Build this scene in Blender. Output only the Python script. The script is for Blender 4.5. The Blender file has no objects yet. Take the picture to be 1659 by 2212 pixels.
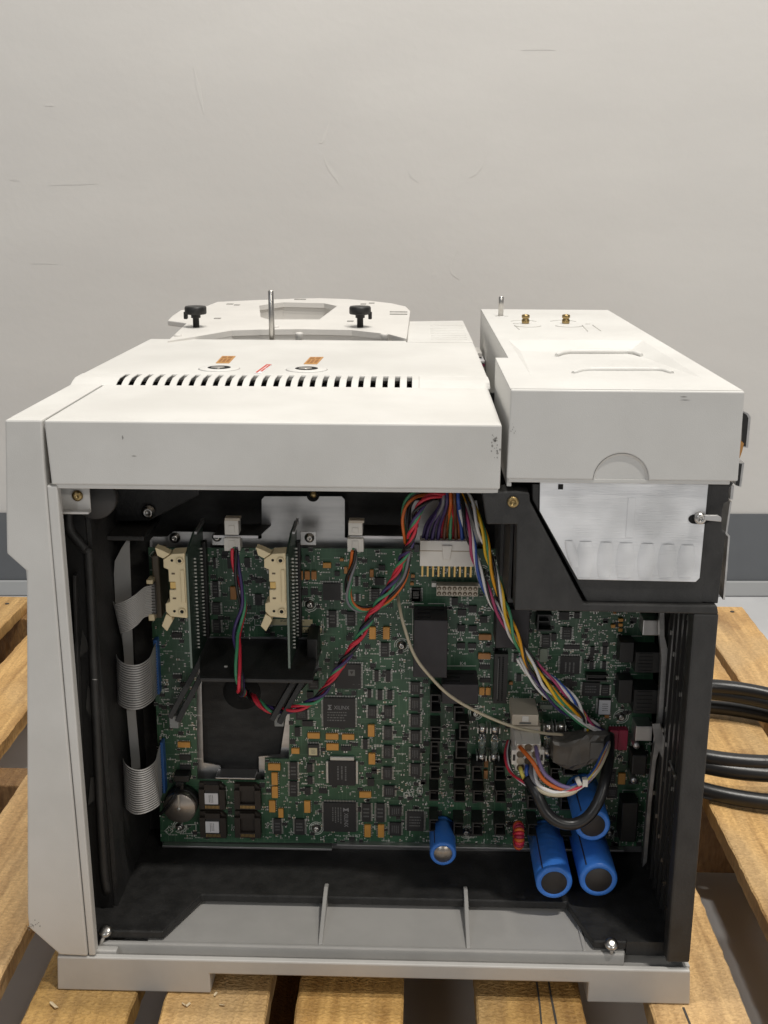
import bpy, bmesh, math, random
from mathutils import Vector, Matrix
random.seed(7)
SC = bpy.context.scene
COL = SC.collection
# ------------------------------------------------------------------ camera
F_PX, W_PX, H_PX = 2390.0, 1659.0, 2212.0
CAM = Vector((0.02894, -0.73495, 0.60850))
PITCH, YAW, ROLL = 0.277968, 0.027870, 0.004261
def _rot():
    cp, sp = math.cos(PITCH), math.sin(PITCH); cy, sy = math.cos(YAW), math.sin(YAW); cr, sr = math.cos(ROLL), math.sin(ROLL)
    B = Matrix(((1, 0, 0), (0, 0, -1), (0, 1, 0)))
    Ry = Matrix(((cy, sy, 0), (-sy, cy, 0), (0, 0, 1)))
    Rx = Matrix(((1, 0, 0), (0, cp, -sp), (0, sp, cp)))
    Rz = Matrix(((cr, -sr, 0), (sr, cr, 0), (0, 0, 1)))
    return Rz @ Rx @ B @ Ry
MW = _rot()
cam_data = bpy.data.cameras.new("camera")
cam_data.sensor_fit = 'VERTICAL'; cam_data.sensor_height = 36.0
cam_data.lens = F_PX / H_PX * 36.0
cam_data.clip_start = 0.02; cam_data.clip_end = 50
cam = bpy.data.objects.new("camera", cam_data); COL.objects.link(cam)
rt, dn, fw = Vector(MW[0]), Vector(MW[1]), Vector(MW[2])
m = Matrix((rt, -dn, -fw)).transposed().to_4x4(); m.translation = CAM
cam.matrix_world = m
SC.camera = cam
# ------------------------------------------------------------------ world, lamps, exposure
world = bpy.data.worlds.new("World"); SC.world = world; world.use_nodes = True
bg = world.node_tree.nodes["Background"]
bg.inputs[0].default_value = (0.93, 0.96, 1.0, 1); bg.inputs[1].default_value = 0.14
def area(name, loc, target, sx, sy, power, col):
    l = bpy.data.lights.new(name, 'AREA'); l.shape = 'RECTANGLE'; l.size = sx; l.size_y = sy
    l.energy = power; l.color = col
    o = bpy.data.objects.new(name, l); COL.objects.link(o); o.location = loc
    d = Vector(target) - Vector(loc)
    o.rotation_euler = d.to_track_quat('-Z', 'Y').to_euler()
    return o
area("ceiling_lamp", (0.45, 0.13, 3.0), (0.45, 0.13, 0), 0.6, 0.06, 26, (1.0, 0.96, 0.89))
area("ceiling_lamp", (-0.12, -0.06, 3.0), (-0.12, -0.06, 0), 0.2, 0.06, 23, (1.0, 0.96, 0.89))
area("ceiling_lamp", (0.80, -0.75, 3.0), (0.80, -0.75, 0), 0.25, 0.06, 31, (1.0, 0.96, 0.89))
area("ceiling_lamp", (-2.0, -4.3, 2.8), (0, 0, 0.3), 0.3, 1.2, 18, (0.95, 0.975, 1.0))
area("ceiling_lamp", (2.3, -4.5, 2.8), (0, 0, 0.3), 1.0, 0.22, 29, (1.0, 0.94, 0.85))
SC.view_settings.view_transform = 'Standard'; SC.view_settings.look = 'None'
SC.view_settings.gamma = 1.0; SC.view_settings.exposure = 0.3; SC.view_settings.use_curve_mapping = False
SC.cycles.use_denoising = True
SC.cycles.max_bounces = 8; SC.cycles.diffuse_bounces = 5; SC.cycles.caustics_reflective = False; SC.cycles.caustics_refractive = False
SC.cycles.sample_clamp_indirect = 4.0

# ------------------------------------------------------------------ photo point -> place
def _ray(u, v):
    d = Vector(((u - W_PX / 2) / F_PX, (v - H_PX / 2) / F_PX, 1.0))
    return MW.transposed() @ d
def P(u, v, Y=0.0):
    d = _ray(u, v); return CAM + d * ((Y - CAM.y) / d.y)
def PZ(u, v, Z):
    d = _ray(u, v); return CAM + d * ((Z - CAM.z) / d.z)
def PX(u, v, X):
    d = _ray(u, v); return CAM + d * ((X - CAM.x) / d.x)
TILES = dict(A=(560, 2120), B=(1100, 2120), C=(1600, 2120), D=(2060, 2380), E=(560, 2780), F=(1100, 2680), G=(1600, 2680), H=(2060, 2800))
def T(t, x, y):
    a, b = TILES[t]; k = 600 / 1659
    return ((a + x * k) / 1.82278, (b + y * k) / 1.82278)

# ------------------------------------------------------------------ materials
def lin(r, g, b):
    f = lambda c: (c / 255 / 12.92) if c / 255 <= 0.04045 else ((c / 255 + 0.055) / 1.055) ** 2.4
    return (f(r), f(g), f(b))
MATS = {}
def mat(name, col, rough=0.5, metal=0.0, var=0.0, vscale=8.0, vstretch=(1, 1, 1), bump=0.0, bscale=200.0, bstretch=None, col2=None, spec=0.5, trans=0.0, rvar=0.0, dist=0.0006, coat=0.0, detail=4.0):
    mt = bpy.data.materials.new(name); mt.use_nodes = True
    nt = mt.node_tree; N = nt.nodes; L = nt.links
    bs = N["Principled BSDF"]
    bs.inputs["Base Color"].default_value = (*col, 1); bs.inputs["Roughness"].default_value = rough
    bs.inputs["Metallic"].default_value = metal; bs.inputs["Specular IOR Level"].default_value = spec
    bs.inputs["Transmission Weight"].default_value = trans; bs.inputs["Coat Weight"].default_value = coat
    tc = None
    if var or bump or col2 or rvar:
        tc = N.new("ShaderNodeTexCoord")
    if var or col2 or rvar:
        mp = N.new("ShaderNodeMapping"); mp.inputs["Scale"].default_value = vstretch
        L.new(tc.outputs["Object"], mp.inputs["Vector"])
        no = N.new("ShaderNodeTexNoise"); no.inputs["Scale"].default_value = vscale; no.inputs["Detail"].default_value = detail; no.inputs["Roughness"].default_value = 0.6
        L.new(mp.outputs[0], no.inputs["Vector"])
        if var or col2:
            rp = N.new("ShaderNodeValToRGB")
            c2 = col2 or tuple(c * (1 - var) for c in col)
            rp.color_ramp.elements[0].position = 0.36; rp.color_ramp.elements[1].position = 0.62
            rp.color_ramp.elements[0].color = (*c2, 1); rp.color_ramp.elements[1].color = (*col, 1)
            L.new(no.outputs["Fac"], rp.inputs[0]); L.new(rp.outputs[0], bs.inputs["Base Color"])
        if rvar:
            mr = N.new("ShaderNodeMapRange"); mr.inputs[3].default_value = rough - rvar; mr.inputs[4].default_value = rough + rvar
            L.new(no.outputs["Fac"], mr.inputs[0]); L.new(mr.outputs[0], bs.inputs["Roughness"])
    if bump:
        mp2 = N.new("ShaderNodeMapping"); mp2.inputs["Scale"].default_value = bstretch or (1, 1, 1)
        L.new(tc.outputs["Object"], mp2.inputs["Vector"])
        nb = N.new("ShaderNodeTexNoise"); nb.inputs["Scale"].default_value = bscale; nb.inputs["Detail"].default_value = 3
        L.new(mp2.outputs[0], nb.inputs["Vector"])
        bm = N.new("ShaderNodeBump"); bm.inputs["Strength"].default_value = bump; bm.inputs["Distance"].default_value = dist
        L.new(nb.outputs["Fac"], bm.inputs["Height"]); L.new(bm.outputs[0], bs.inputs["Normal"])
    MATS[name] = mt
    return mt
white = mat("white_plastic", (0.64, 0.63, 0.605), 0.48, vscale=10, bump=0.3, bscale=1300, dist=0.0004, col2=(0.575, 0.564, 0.538), detail=10.0, rvar=0.1)
lidw = mat("lid_plastic", (0.635, 0.627, 0.605), 0.48, vscale=9, bump=0.3, bscale=1300, dist=0.0004, col2=(0.578, 0.569, 0.547), detail=10.0, rvar=0.1)
castw = mat("painted_casting", (0.64, 0.62, 0.59), 0.55, var=0.06, vscale=20, bump=0.2, bscale=900)
basegrey = mat("grey_plastic", (0.54, 0.525, 0.50), 0.5, var=0.10, vscale=18, bump=0.12, bscale=1500)
black = mat("black_plastic", (0.032, 0.031, 0.030), 0.55, var=0.35, vscale=70, vstretch=(1, 1, 0.6), bump=0.6, bscale=420, col2=(0.019, 0.0185, 0.018), rvar=0.12)
blackfelt = mat("black_panel", (0.032, 0.031, 0.030), 0.75, col2=(0.02, 0.0195, 0.019), vscale=160, vstretch=(0.35, 1, 1), bump=0.3, bscale=800)
blackp = mat("black_component", (0.014, 0.0135, 0.013), 0.45, bump=0.1, bscale=900)
blackgloss = mat("black_gloss", (0.035, 0.034, 0.033), 0.28, bump=0.3, bscale=300)
darkmod = mat("dark_module", (0.032, 0.029, 0.033), 0.6, var=0.2, vscale=120)
alu = mat("brushed_aluminium", (0.90, 0.905, 0.92), 0.36, 0.5, col2=(0.64, 0.645, 0.655), vscale=22, bump=0.4, bscale=90, bstretch=(1, 1, 20), rvar=0.14, detail=2.0)
zinc = mat("zinc_sheet", (0.62, 0.61, 0.60), 0.38, 0.9, col2=(0.46, 0.455, 0.45), vscale=30, vstretch=(0.25, 1, 2.5), bump=0.15, bscale=220, rvar=0.1)
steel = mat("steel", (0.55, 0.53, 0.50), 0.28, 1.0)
brass = mat("brass", (0.36, 0.26, 0.12), 0.34, 1.0)
gold = mat("gold_pin", (0.62, 0.42, 0.16), 0.35, 0.9)
tin = mat("tin_lead", (0.58, 0.58, 0.55), 0.38, 0.6)
chipm = mat("chip_resin", (0.026, 0.025, 0.0255), 0.55, bump=0.15, bscale=1800)
chipprint = mat("chip_print", (0.17, 0.17, 0.165), 0.7)
tan = mat("tan_package", (0.68, 0.33, 0.07), 0.45, var=0.12, vscale=60)
tanb = mat("brown_package", (0.46, 0.205, 0.06), 0.45, var=0.12, vscale=60)
sage = mat("sage_package", (0.20, 0.235, 0.19), 0.5)
cream = mat("cream_plastic", (0.74, 0.62, 0.39), 0.45, var=0.08, vscale=50)
beige = mat("beige_nylon", (0.60, 0.53, 0.43), 0.5, var=0.08, vscale=40)
nylon = mat("white_nylon", (0.72, 0.69, 0.64), 0.45, var=0.05, vscale=60)
hole = mat("dark_hole", (0.006, 0.006, 0.006), 0.9)
holeb = mat("socket_hole", (0.13, 0.095, 0.06), 0.7)
silk = mat("silk_print", (0.60, 0.62, 0.57), 0.6)
smdw = mat("solder_pad", (0.70, 0.70, 0.65), 0.35, 0.3)
smdg = mat("grey_smd", (0.13, 0.13, 0.125), 0.5)
smdt = mat("beige_smd", (0.30, 0.22, 0.13), 0.5)
bluecap = mat("blue_sleeve", (0.05, 0.22, 0.74), 0.36, var=0.15, vscale=40, bump=0.5, bscale=60, bstretch=(1, 2.5, 1), dist=0.0015, spec=0.5)
bluehd = mat("blue_header", (0.03, 0.11, 0.33), 0.45)
redrel = mat("crimson_relay", (0.33, 0.016, 0.055), 0.45)
paper = mat("white_paper", (0.72, 0.71, 0.73), 0.7)
papery = mat("cream_paper", (0.66, 0.58, 0.36), 0.7)
ochre = mat("ochre_label", (0.47, 0.23, 0.06), 0.5)
inkred = mat("red_ink", (0.50, 0.06, 0.03), 0.6)
inkdark = mat("dark_ink", (0.05, 0.045, 0.04), 0.7)
inkbrown = mat("brown_ink", (0.27, 0.11, 0.02), 0.6)
glassm = mat("fuse_glass", (0.85, 0.88, 0.86), 0.05, trans=0.92)
film = mat("dull_film", (0.12, 0.11, 0.096), 0.36, var=0.3, vscale=45, bump=0.6, bscale=60, dist=0.002)
clearp = mat("clear_plastic", (0.42, 0.43, 0.42), 0.25, trans=0.5)
cap_end = mat("capacitor_end", (0.035, 0.031, 0.029), 0.6)
ribm = mat("ribbon_grey", (0.50, 0.49, 0.475), 0.32)
rubber = mat("black_rubber", (0.014, 0.014, 0.015), 0.33, bump=0.15, bscale=300)
batt = mat("battery_steel", (0.40, 0.36, 0.32), 0.34, 0.9, bump=0.1, bscale=300)
engr = mat("moulded_mark", (0.50, 0.49, 0.46), 0.55)
smudge = mat("dirt_smudge", (0.33, 0.32, 0.30), 0.7, var=0.3, vscale=150)
WC = dict(red=(0.60, 0.03, 0.055), green=(0.06, 0.27, 0.13), purple=(0.055, 0.033, 0.13), black=(0.012, 0.012, 0.013), orange=(0.60, 0.13, 0.018),
          grey=(0.19, 0.19, 0.21), blue=(0.03, 0.085, 0.36), white=(0.74, 0.73, 0.72), yellow=(0.80, 0.50, 0.025), brown=(0.11, 0.045, 0.02),
          cream=(0.50, 0.44, 0.32), lilac=(0.20, 0.15, 0.30), pink=(0.42, 0.05, 0.15), gold=(0.78, 0.36, 0.012), lemon=(0.62, 0.53, 0.10))
WM = {k: mat("wire_" + k, v, 0.38, bump=0.1, bscale=400) for k, v in WC.items()}

def pcb_material():
    mt = bpy.data.materials.new("solder_mask_green"); mt.use_nodes = True
    nt = mt.node_tree; N = nt.nodes; L = nt.links; bs = N["Principled BSDF"]
    bs.inputs["Roughness"].default_value = 0.38
    tc = N.new("ShaderNodeTexCoord")
    def noise(scale, st, det=3):
        mp = N.new("ShaderNodeMapping"); mp.inputs["Scale"].default_value = st; L.new(tc.outputs["Object"], mp.inputs[0])
        n = N.new("ShaderNodeTexNoise"); n.inputs["Scale"].default_value = scale; n.inputs["Detail"].default_value = det; L.new(mp.outputs[0], n.inputs[0]); return n
    def ramp(src, a, b, ca, cb):
        r = N.new("ShaderNodeValToRGB"); r.color_ramp.elements[0].position = a; r.color_ramp.elements[1].position = b
        r.color_ramp.elements[0].color = (*ca, 1); r.color_ramp.elements[1].color = (*cb, 1); L.new(src, r.inputs[0]); return r
    g1, g2, g3 = (0.023, 0.070, 0.037), (0.040, 0.112, 0.058), (0.105, 0.19, 0.115)
    big = ramp(noise(22, (1, 1, 1)).outputs["Fac"], 0.4, 0.6, g1, g2)
    vert = ramp(noise(1.0, (900, 1, 28), 1).outputs["Fac"], 0.60, 0.66, (0, 0, 0), (1, 1, 1))
    hori = ramp(noise(1.0, (30, 1, 900), 1).outputs["Fac"], 0.62, 0.68, (0, 0, 0), (1, 1, 1))
    add = N.new("ShaderNodeMath"); add.operation = 'MAXIMUM'; L.new(vert.outputs[0], add.inputs[0]); L.new(hori.outputs[0], add.inputs[1])
    mul = N.new("ShaderNodeMath"); mul.operation = 'MULTIPLY'; mul.inputs[1].default_value = 0.45; L.new(add.outputs[0], mul.inputs[0])
    mx = N.new("ShaderNodeMixRGB"); mx.inputs[2].default_value = (*g3, 1); L.new(mul.outputs[0], mx.inputs[0]); L.new(big.outputs[0], mx.inputs[1])
    L.new(mx.outputs[0], bs.inputs["Base Color"])
    return mt
pcbm = pcb_material()

def wood_material(name, c1, c2, c3):
    mt = bpy.data.materials.new(name); mt.use_nodes = True
    nt = mt.node_tree; N = nt.nodes; L = nt.links; bs = N["Principled BSDF"]; bs.inputs["Roughness"].default_value = 0.62
    tc = N.new("ShaderNodeTexCoord"); oi = N.new("ShaderNodeObjectInfo")
    va = N.new("ShaderNodeVectorMath"); va.operation = 'ADD'
    sc_ = N.new("ShaderNodeVectorMath"); sc_.operation = 'SCALE'; sc_.inputs[0].default_value = (3.1, 7.7, 1.9); L.new(oi.outputs["Random"], sc_.inputs["Scale"])
    L.new(tc.outputs["Object"], va.inputs[0]); L.new(sc_.outputs[0], va.inputs[1])
    def noise(scale, st, det=4):
        mp = N.new("ShaderNodeMapping"); mp.inputs["Scale"].default_value = st; L.new(va.outputs[0], mp.inputs[0])
        n = N.new("ShaderNodeTexNoise"); n.inputs["Scale"].default_value = scale; n.inputs["Detail"].default_value = det; n.inputs["Distortion"].default_value = 0.4; L.new(mp.outputs[0], n.inputs[0]); return n
    grain = noise(1.0, (130, 9, 60), 8)
    blot = noise(7.0, (1.6, 0.6, 1), 3)
    saw = noise(1.0, (300, 400, 60), 5)
    r = N.new("ShaderNodeValToRGB"); e = r.color_ramp.elements
    e[0].position = 0.3; e[1].position = 0.68; e[0].color = (*c2, 1); e[1].color = (*c1, 1)
    L.new(grain.outputs["Fac"], r.inputs[0])
    r2 = N.new("ShaderNodeValToRGB"); r2.color_ramp.elements[0].position = 0.45; r2.color_ramp.elements[1].position = 0.72; r2.color_ramp.elements[0].color = (0, 0, 0, 1); r2.color_ramp.elements[1].color = (0.75, 0.75, 0.75, 1)
    L.new(blot.outputs["Fac"], r2.inputs[0])
    mx = N.new("ShaderNodeMixRGB"); mx.inputs[2].default_value = (*c3, 1); L.new(r2.outputs[0], mx.inputs[0]); L.new(r.outputs[0], mx.inputs[1])
    # stains with their own shape, fine saw fibres, and a tone of its own for every board
    st = noise(16.0, (1.0, 0.35, 1), 6); r3 = N.new("ShaderNodeValToRGB"); r3.color_ramp.elements[0].position = 0.60; r3.color_ramp.elements[1].position = 0.78
    r3.color_ramp.elements[0].color = (1, 1, 1, 1); r3.color_ramp.elements[1].color = (0.50, 0.42, 0.36, 1); L.new(st.outputs["Fac"], r3.inputs[0])
    m3 = N.new("ShaderNodeMixRGB"); m3.blend_type = 'MULTIPLY'; m3.inputs[0].default_value = 0.9; L.new(mx.outputs[0], m3.inputs[1]); L.new(r3.outputs[0], m3.inputs[2])
    r4 = N.new("ShaderNodeValToRGB"); r4.color_ramp.elements[0].position = 0.36; r4.color_ramp.elements[1].position = 0.66; r4.color_ramp.elements[0].color = (0.66, 0.62, 0.58, 1); r4.color_ramp.elements[1].color = (1.18, 1.18, 1.16, 1); L.new(saw.outputs["Fac"], r4.inputs[0])
    m4 = N.new("ShaderNodeMixRGB"); m4.blend_type = 'MULTIPLY'; m4.inputs[0].default_value = 0.5; L.new(m3.outputs[0], m4.inputs[1]); L.new(r4.outputs[0], m4.inputs[2])
    hs = N.new("ShaderNodeHueSaturation"); mr = N.new("ShaderNodeMapRange"); mr.inputs[3].default_value = 0.74; mr.inputs[4].default_value = 1.2; m2_ = N.new("ShaderNodeMapRange"); m2_.inputs[3].default_value = 1.12; m2_.inputs[4].default_value = 0.92; L.new(oi.outputs["Random"], m2_.inputs[0]); L.new(m2_.outputs[0], hs.inputs["Saturation"]); L.new(oi.outputs["Random"], mr.inputs[0]); L.new(mr.outputs[0], hs.inputs["Value"]); L.new(m4.outputs[0], hs.inputs["Color"])
    L.new(hs.outputs[0], bs.inputs["Base Color"])
    ad = N.new("ShaderNodeMath"); ad.operation = 'ADD'; L.new(grain.outputs["Fac"], ad.inputs[0]); L.new(saw.outputs["Fac"], ad.inputs[1])
    bm = N.new("ShaderNodeBump"); bm.inputs["Strength"].default_value = 0.85; bm.inputs["Distance"].default_value = 0.003
    L.new(ad.outputs[0], bm.inputs["Height"]); L.new(bm.outputs[0], bs.inputs["Normal"])
    return mt
wood = wood_material("pallet_pine", (0.76, 0.475, 0.185), (0.45, 0.255, 0.09), (0.55, 0.385, 0.20))
woodd = wood_material("pallet_stringer", (0.36, 0.21, 0.09), (0.22, 0.12, 0.05), (0.27, 0.17, 0.08))

# ------------------------------------------------------------------ mesh helpers
class MB:
    def __init__(s): s.v = []; s.f = []; s.m = []; s.mats = []; s.sm = []
    def mi(s, mt):
        if mt not in s.mats: s.mats.append(mt)
        return s.mats.index(mt)
    def face(s, idx, mt, smooth=False): s.f.append(tuple(idx)); s.m.append(s.mi(mt)); s.sm.append(smooth)
    def hexa(s, pts, mt):
        b = len(s.v); s.v += [Vector(p) for p in pts]
        for q in ((0, 1, 2, 3), (7, 6, 5, 4), (0, 4, 5, 1), (1, 5, 6, 2), (2, 6, 7, 3), (3, 7, 4, 0)): s.face([b + i for i in q], mt)
        return s
    def box(s, x0, x1, y0, y1, z0, z1, mt):
        x0, x1 = min(x0, x1), max(x0, x1); y0, y1 = min(y0, y1), max(y0, y1); z0, z1 = min(z0, z1), max(z0, z1)
        return s.hexa([(x0, y0, z0), (x1, y0, z0), (x1, y0, z1), (x0, y0, z1), (x0, y1, z0), (x1, y1, z0), (x1, y1, z1), (x0, y1, z1)], mt)
    def loops(s, rings, mt, smooth=True, cap0=True, cap1=True, closed=True):
        b = len(s.v); n = len(rings[0])
        for r in rings: s.v += [Vector(p) for p in r]
        for k in range(len(rings) - 1):
            for i in range(n if closed else n - 1):
                j = (i + 1) % n
                s.face((b + k * n + i, b + k * n + j, b + (k + 1) * n + j, b + (k + 1) * n + i), mt, smooth)
        if cap0 and closed: s.face([b + i for i in range(n)][::-1], mt)
        if cap1 and closed: s.face([b + (len(rings) - 1) * n + i for i in range(n)], mt)
        return s
    def prism(s, poly, axis, a, c, mt):
        """poly: 2d points in the two other axes, extruded along axis from a to c"""
        def mk(p, t):
            return (t, p[0], p[1]) if axis == 'X' else ((p[0], t, p[1]) if axis == 'Y' else (p[0], p[1], t))
        return s.loops([[mk(p, a) for p in poly], [mk(p, c) for p in poly]], mt, smooth=False)
    def cyl(s, p0, p1, r0, mt, r1=None, n=16, endmat=None, smooth=True):
        p0, p1 = Vector(p0), Vector(p1); r1 = r0 if r1 is None else r1
        d = (p1 - p0).normalized(); a = d.orthogonal().normalized(); c = d.cross(a)
        ring = lambda p, r: [p + (a * math.cos(2 * math.pi * i / n) + c * math.sin(2 * math.pi * i / n)) * r for i in range(n)]
        s.loops([ring(p0, r0), ring(p1, r1)], mt, smooth=smooth)
        if endmat: s.m[-1] = s.mi(endmat); s.m[-2] = s.mi(endmat)
        return s
    def lathe(s, p0, d, prof, mt, n=20):
        p0 = Vector(p0); d = Vector(d).normalized(); a = d.orthogonal().normalized(); c = d.cross(a)
        rings = [[p0 + d * h + (a * math.cos(2 * math.pi * i / n) + c * math.sin(2 * math.pi * i / n)) * max(r, 1e-5) for i in range(n)] for r, h in prof]
        return s.loops(rings, mt)
    def tube(s, path, r, mt, n=8):
        pts = [Vector(p) for p in path]
        t0 = (pts[1] - pts[0]).normalized(); a = t0.orthogonal().normalized(); rings = []
        for i, p in enumerate(pts):
            t = (pts[min(i + 1, len(pts) - 1)] - pts[max(i - 1, 0)]).normalized()
            a = (a - t * a.dot(t)).normalized(); c = t.cross(a)
            rr = r[i] if isinstance(r, list) else r
            rings.append([p + (a * math.cos(2 * math.pi * k / n) + c * math.sin(2 * math.pi * k / n)) * rr for k in range(n)])
        return s.loops(rings, mt)
    def build(s, name, parent=None, bevel=0.0, seg=2):
        me = bpy.data.meshes.new(name); me.from_pydata([tuple(v) for v in s.v], [], s.f)
        for mt in s.mats: me.materials.append(mt)
        me.polygons.foreach_set("material_index", s.m); me.polygons.foreach_set("use_smooth", s.sm)
        bm = bmesh.new(); bm.from_mesh(me); bmesh.ops.recalc_face_normals(bm, faces=bm.faces); bm.to_mesh(me); bm.free()
        me.update()
        o = bpy.data.objects.new(name, me); COL.objects.link(o)
        if parent: o.parent = parent
        if bevel:
            b = o.modifiers.new("bevel", 'BEVEL'); b.width = bevel; b.segments = seg; b.limit_method = 'ANGLE'; b.angle_limit = math.radians(40)
        return o
def smooth_path(pts, k=8):
    pts = [Vector(p) for p in pts]; out = []
    q = [pts[0] * 2 - pts[1]] + pts + [pts[-1] * 2 - pts[-2]]
    for i in range(1, len(q) - 2):
        p0, p1, p2, p3 = q[i - 1], q[i], q[i + 1], q[i + 2]
        for j in range(k):
            t = j / k
            out.append(0.5 * ((2 * p1) + (p2 - p0) * t + (2 * p0 - 5 * p1 + 4 * p2 - p3) * t * t + (3 * p1 - p0 - 3 * p2 + p3) * t ** 3))
    out.append(pts[-1]); return out
def thing(name, label, cat, loc=(0, 0, 0), group=None):
    o = bpy.data.objects.new(name, None); COL.objects.link(o); o.empty_display_size = 0.02; o.location = loc
    return tag(o, label, cat, group)
def tag(o, label=None, cat=None, group=None, kind=None):
    if label: o["label"] = label
    if cat: o["category"] = cat
    if group: o["group"] = group
    if kind: o["kind"] = kind
    return o
def xz(pts, Y=0.0):
    return [(P(u, v, Y).x, P(u, v, Y).z) for u, v in pts]
def lettering(txt, loc, size, mt, parent, rot=0.0, lying=False, align='CENTER', sx=1.0):
    cu = bpy.data.curves.new("lettering", 'FONT'); cu.body = txt; cu.size = size; cu.align_x = align; cu.align_y = 'CENTER'; cu.extrude = 0.00004
    cu.materials.append(mt); cu.resolution_u = 3
    tmp = bpy.data.objects.new("lettering_curve", cu); COL.objects.link(tmp)
    me = bpy.data.meshes.new_from_object(tmp.evaluated_get(bpy.context.evaluated_depsgraph_get())); bpy.data.objects.remove(tmp)
    if not me.materials: me.materials.append(mt)
    o = bpy.data.objects.new("lettering", me); COL.objects.link(o); o.parent = parent
    if lying: o.matrix_local = Matrix.Translation(loc) @ Matrix.Rotation(rot, 4, 'Z') @ Matrix.Diagonal((sx, 1, 1, 1))
    else: o.matrix_local = Matrix.Translation(loc) @ Matrix.Rotation(math.pi / 2, 4, 'X') @ Matrix.Rotation(rot, 4, 'Z') @ Matrix.Diagonal((sx, 1, 1, 1))
    return o

# ================================================================== SETTING
floorm = mat("grey_white_floor", (0.64, 0.645, 0.66), 0.45, var=0.12, vscale=5, bump=0.1, bscale=60)
ground = MB().box(-3.5, 3.5, -3.5, 1.35, -0.15, -0.13, floorm).build("floor"); tag(ground, kind="structure")
def wall_material():
    mt = mat("wall_paint", (0.605, 0.592, 0.572), 0.6, col2=(0.572, 0.559, 0.541), vscale=2.2, vstretch=(1, 1, 3.0), bump=0.22, bscale=70, dist=0.0016, detail=9.0)
    return mt
wallm = wall_material()
WA = Vector((-0.735, 1.243, 0)); WB = Vector((0.689, 1.297, 0)); WD = (WB - WA).normalized(); WN = Vector((WD.y, -WD.x, 0))
def wpt(s, d, z): return WA + WD * s + WN * d + Vector((0, 0, z))
def wbox(s0, s1, d0, d1, z0, z1, mt):
    return MB().hexa([wpt(s0, d1, z0), wpt(s1, d1, z0), wpt(s1, d1, z1), wpt(s0, d1, z1), wpt(s0, d0, z0), wpt(s1, d0, z0), wpt(s1, d0, z1), wpt(s0, d0, z1)], mt)
wall = wbox(-2.2, 3.6, -0.05, 0.0, -0.13, 3.0, wallm).build("wall"); tag(wall, kind="structure")
dado = mat("grey_dado_paint", (0.125, 0.134, 0.146), 0.5, var=0.08, vscale=6)
cove = mat("cove_base", (0.40, 0.41, 0.415), 0.45)
wbox(-2.2, 3.6, -0.001, 0.004, -0.1295, 0.034, dado).build("painted_band", wall)
wbox(-2.2, 3.6, 0.0045, 0.010, -0.1292, -0.098, cove).build("skirting", wall, bevel=0.003)
# scuffs and dents on the wall (own shapes, a little proud of it)
scuff = mat("scuff_grey", (0.562, 0.550, 0.531), 0.6, var=0.03, vscale=80)
dent = mat("filler_patch", (0.598, 0.585, 0.566), 0.6)
def wall_hit(u, v):
    d = _ray(u, v); t = (WA - CAM).dot(WN) / d.dot(WN); q = CAM + d * t
    return (q - WA).dot(WD), q.z
def streak(pts, w, mt, name):
    mb = MB(); c = [wall_hit(*p) for p in pts]; n = len(c); L_, R_ = [], []
    for i, (s, z) in enumerate(c):
        a, b = c[max(0, i - 1)], c[min(n - 1, i + 1)]; dx, dz = b[0] - a[0], b[1] - a[1]; l = math.hypot(dx, dz) or 1
        ww = w * math.sin(math.pi * (i + 0.35) / (n - 0.3)) * random.uniform(0.6, 1.2)
        L_.append((s - dz / l * ww, z + dx / l * ww)); R_.append((s + dz / l * ww, z - dx / l * ww))
    poly = L_ + R_[::-1]
    mb.loops([[wpt(a, -0.001, b) for a, b in poly], [wpt(a, 0.0003 if mt is scuff else .0005, b) for a, b in poly]], mt, smooth=False)
    return mb.build(name, wall)
for pts, w, mt in [
    ([(1125, 109), (1150, 107), (1180, 107), (1200, 109)], 0.0022, scuff), 
    ([(880, 368), (888, 382), (905, 396)], 0.0014, scuff),
    ([(105, 401), (140, 399), (180, 398), (212, 397)], 0.0014, scuff), ([(22, 389), (32, 389), (44, 391)], 0.0018, scuff), ([(66, 570), (90, 569), (125, 571)], 0.001, scuff),
    ([(712, 262), (704, 285), (696, 305), (690, 309)], 0.0022, dent), ([(700, 340), (708, 360), (724, 382), (732, 398)], 0.0024, dent), ([(988, 540), (975, 570), (976, 590), (992, 604)], 0.0016, dent),
    ([(1050, 328), (1045, 350), (1030, 374), (1014, 384)], 0.0014, dent), ([(418, 145), (426, 180), (434, 215), (440, 245)], 0.003, dent), ([(97, 228), (107, 226), (116, 229)], 0.003, dent),]:
    streak(smooth_path([Vector((a, b, 0)) for a, b in pts], 4) and [(p.x, p.y) for p in smooth_path([Vector((a, b, 0)) for a, b in pts], 4)], w, mt, "scuff_mark" if mt is scuff else "filler_mark")

# ================================================================== PALLET
pallet = thing("pallet", "rough wooden pallet with spaced pine deck boards under the instrument", "pallet", (0, 0, -0.13))
def board(x0, x1, y0, y1, z0, z1, mt, name, seed):
    rnd = random.Random(seed); mb = MB(); n = 110; rings = []
    for i in range(n + 1):
        y = y0 + (y1 - y0) * i / n
        a = x0 + rnd.uniform(-0.0006, 0.0006) + .0012 * math.sin(y * 9 + seed); b = x1 + rnd.uniform(-0.0006, 0.0006) + .0012 * math.sin(y * 7 + seed * 2); zz = z1 + rnd.uniform(-0.0004, 0.0002) - 0.0002
        c = 0.0016
        rings.append([(a, y, z0), (b, y, z0), (b, y, zz - c), (b - c, y, zz), (a + c, y, zz), (a, y, zz - c)])
    mb.loops(rings, mt, smooth=False)
    o = mb.build(name, pallet); o.matrix_parent_inverse = Matrix.Translation((0, 0, 0.13)); return o
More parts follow.
